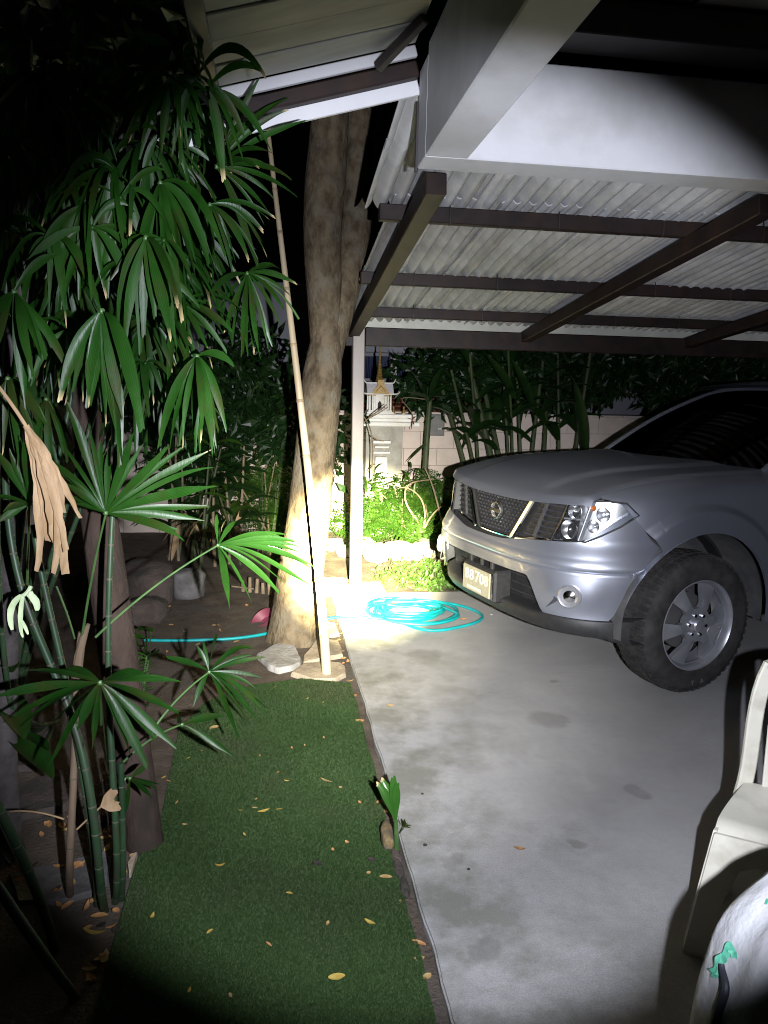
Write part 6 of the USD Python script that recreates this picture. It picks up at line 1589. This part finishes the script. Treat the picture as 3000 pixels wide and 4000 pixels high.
def lname(colour, x, y, where):
    c = ("tan", "yellow", "orange brown", "dark shrivelled")[colour]
    if where == "turf":
        a = "far end" if y < 2900 else "upper middle" if y < 3130 else "lower middle" if y < 3450 else "near end"; b = "left side" if x < 900 else "centre" if x < 1150 else "slab side"
        return f"tiny {c} dry leaf on the turf, {a}, {b}"
    if y < 2700:
        return f"small {c} dry leaf on the dark soil left of the big tree"
    if y > 3530 and x > 320:
        return f"curled {c} dry leaf heaped at the foot of the palm canes"
    a = "rear" if y < 3150 else "middle" if y < 3380 else "front"; b = "left" if x < 290 else "right"
    return f"curled {c} dry leaf in the {a} {b} of the stone bed"


def build_litter():
    g = np.random.default_rng(31); n = 0
    named = [(1030, 3180, .06, .022, "litter_yellow", "bright yellow fallen leaf lying alone on the left of the turf"), (1275, 3060, .075, .022, "litter_tan", "large pale yellow leaf on the turf left of the palm seedling"), (1315, 3830, .06, .026, "litter_yellow", "pale yellow leaf nearest the camera on the turf"),
             (1507, 3435, .055, .018, "litter_tan", "tan curled leaf on the turf just below the brick piece"), (860, 3390, .045, .016, "litter_yellow", "small yellow leaf on the turf in line with the canes' foot"), (1445, 3617, .05, .018, "litter_yellow", "small pale leaf low on the turf near the slab edge"), (1240, 3388, .05, .03, "litter_dark", "black shrivelled leaf in the middle of the turf"), (1452, 3370, .045, .022, "litter_dark", "dark curled leaf near the brick piece"),
             (840, 2852, .07, .04, "litter_tan", "broad tan leaf under the drooping fan at the turf's left edge"), (2030, 3328, .052, .036, "litter_orange", "brown oval leaf lying alone on the bare concrete"), (1810, 2425, .07, .03, "litter_orange", "brown leaf lying inside the big loop of the hose"), (1410, 2352, .06, .03, "litter_yellow", "yellow leaf on the slab left of the hose coil"), (1402, 2392, .06, .04, "litter_yellow", "curled yellow leaf between hose end and coil"), (1527, 2765, .05, .02, "litter_tan", "small tan leaf on the mossy part of the slab"),
             (370, 3655, .09, .02, "litter_yellow", "long yellow leaf at the foot of the palm canes")]
    for x, y, L, w, m, lab in named:
        L, w = L * .82, w * .8
        z = -.018 if x < 1520 and y > 2650 else .001
        if x == 370:
            z = -.03
        litter(PZ(x, y, z) + Z * .006, L, w, g.uniform(-.6, .6), n, m, lab, None); n += 1
    px = [(940, 3175), (995, 3165), (690, 3145), (705, 3155), (722, 3232), (728, 3248), (955, 3270), (790, 2940), (735, 2970), (920, 2985), (1015, 2960), (1025, 2962), (1140, 2930), (1190, 2920), (1085, 3025), (1110, 3030), (1120, 3060), (740, 3110), (1075, 2690), (1200, 2735), (1262, 2750), (1285, 2758), (1265, 2890), (1390, 3110), (1405, 3145), (1330, 3085), (595, 3590), (800, 3640), (820, 3650), (1150, 3420), (1130, 3500), (1050, 3700), (1280, 3620), (515, 3690), (900, 3900), (975, 3930), (740, 3880), (1000, 3130), (1090, 3170), (1180, 3100), (660, 3060), (670, 2990), (640, 3045), (1300, 3330), (1355, 3300), (1480, 3250), (1440, 3420), (1180, 3260)]
    for x, y in px[::2] + px[1::6]:
        q_ = int(g.integers(0, 3)); litter(PZ(x, y, -.018) + Z * .006, g.uniform(.016, .030), g.uniform(.008, .013), g.uniform(0, 3), n, ("litter_tan", "litter_yellow", "litter_orange")[q_], lname(q_, x, y, "turf"), "tiny dry leaves scattered on the turf"); n += 1
    for k in range(95):
        if k < 55:
            x, y = g.uniform(30, 560), g.uniform(2960, 3620)
        elif k < 80:
            x, y = g.uniform(330, 500), g.uniform(3540, 3900)
        else:
            x, y = g.uniform(640, 1000), g.uniform(2350, 2640)
        p = PZ(x, y, -.035)
        if TURF.contains(Point(p[0], p[1])):
            continue
        q_ = int(g.integers(0, 4)); litter(p + Z * .012, g.uniform(.025, .055), g.uniform(.014, .026), g.uniform(0, 3), n, ("litter_tan", "litter_orange", "litter_orange", "litter_dark")[q_], lname((0, 2, 2, 3)[q_], x, y, "bed"), "dry leaves in the left planting bed"); n += 1
    for k in range(22):
        y = g.uniform(1.7, 5.6); x = float(np.interp(y, [q[1] for q in EDGE[::-1]], [q[0] for q in EDGE[::-1]])) - .03 + g.normal(0, .012)
        litter(A([x, y, -.03]), g.uniform(.02, .05), g.uniform(.012, .024), g.uniform(0, 3), n, ("litter_tan", "litter_orange")[k % 2], f"{('tan', 'orange brown')[k % 2]} dry leaf in the gap along the slab edge, {'by the tree' if y > 4.1 else 'beside the turf'}", "dry leaves along the slab edge"); n += 1
    # crumbs on the concrete
    for i, (x, y, s) in enumerate(((1660, 3300, .008), (1830, 3395, .006), (1920, 2400, .010), (1650, 3100, .006))):
        obj("pebble", rock(PZ(x, y, .003), (s, s * .8, s * .6), 500 + i, sub=1), "stone_pale" if i == 2 else "litter_dark", None, label=("dark speck of grit on the slab right of the weed", "dark speck of grit left of the brown oval leaf", "white pebble on the slab beside the truck's nose", "dark speck of grit on the slab above the weed")[i], cat="pebble")


build_litter()
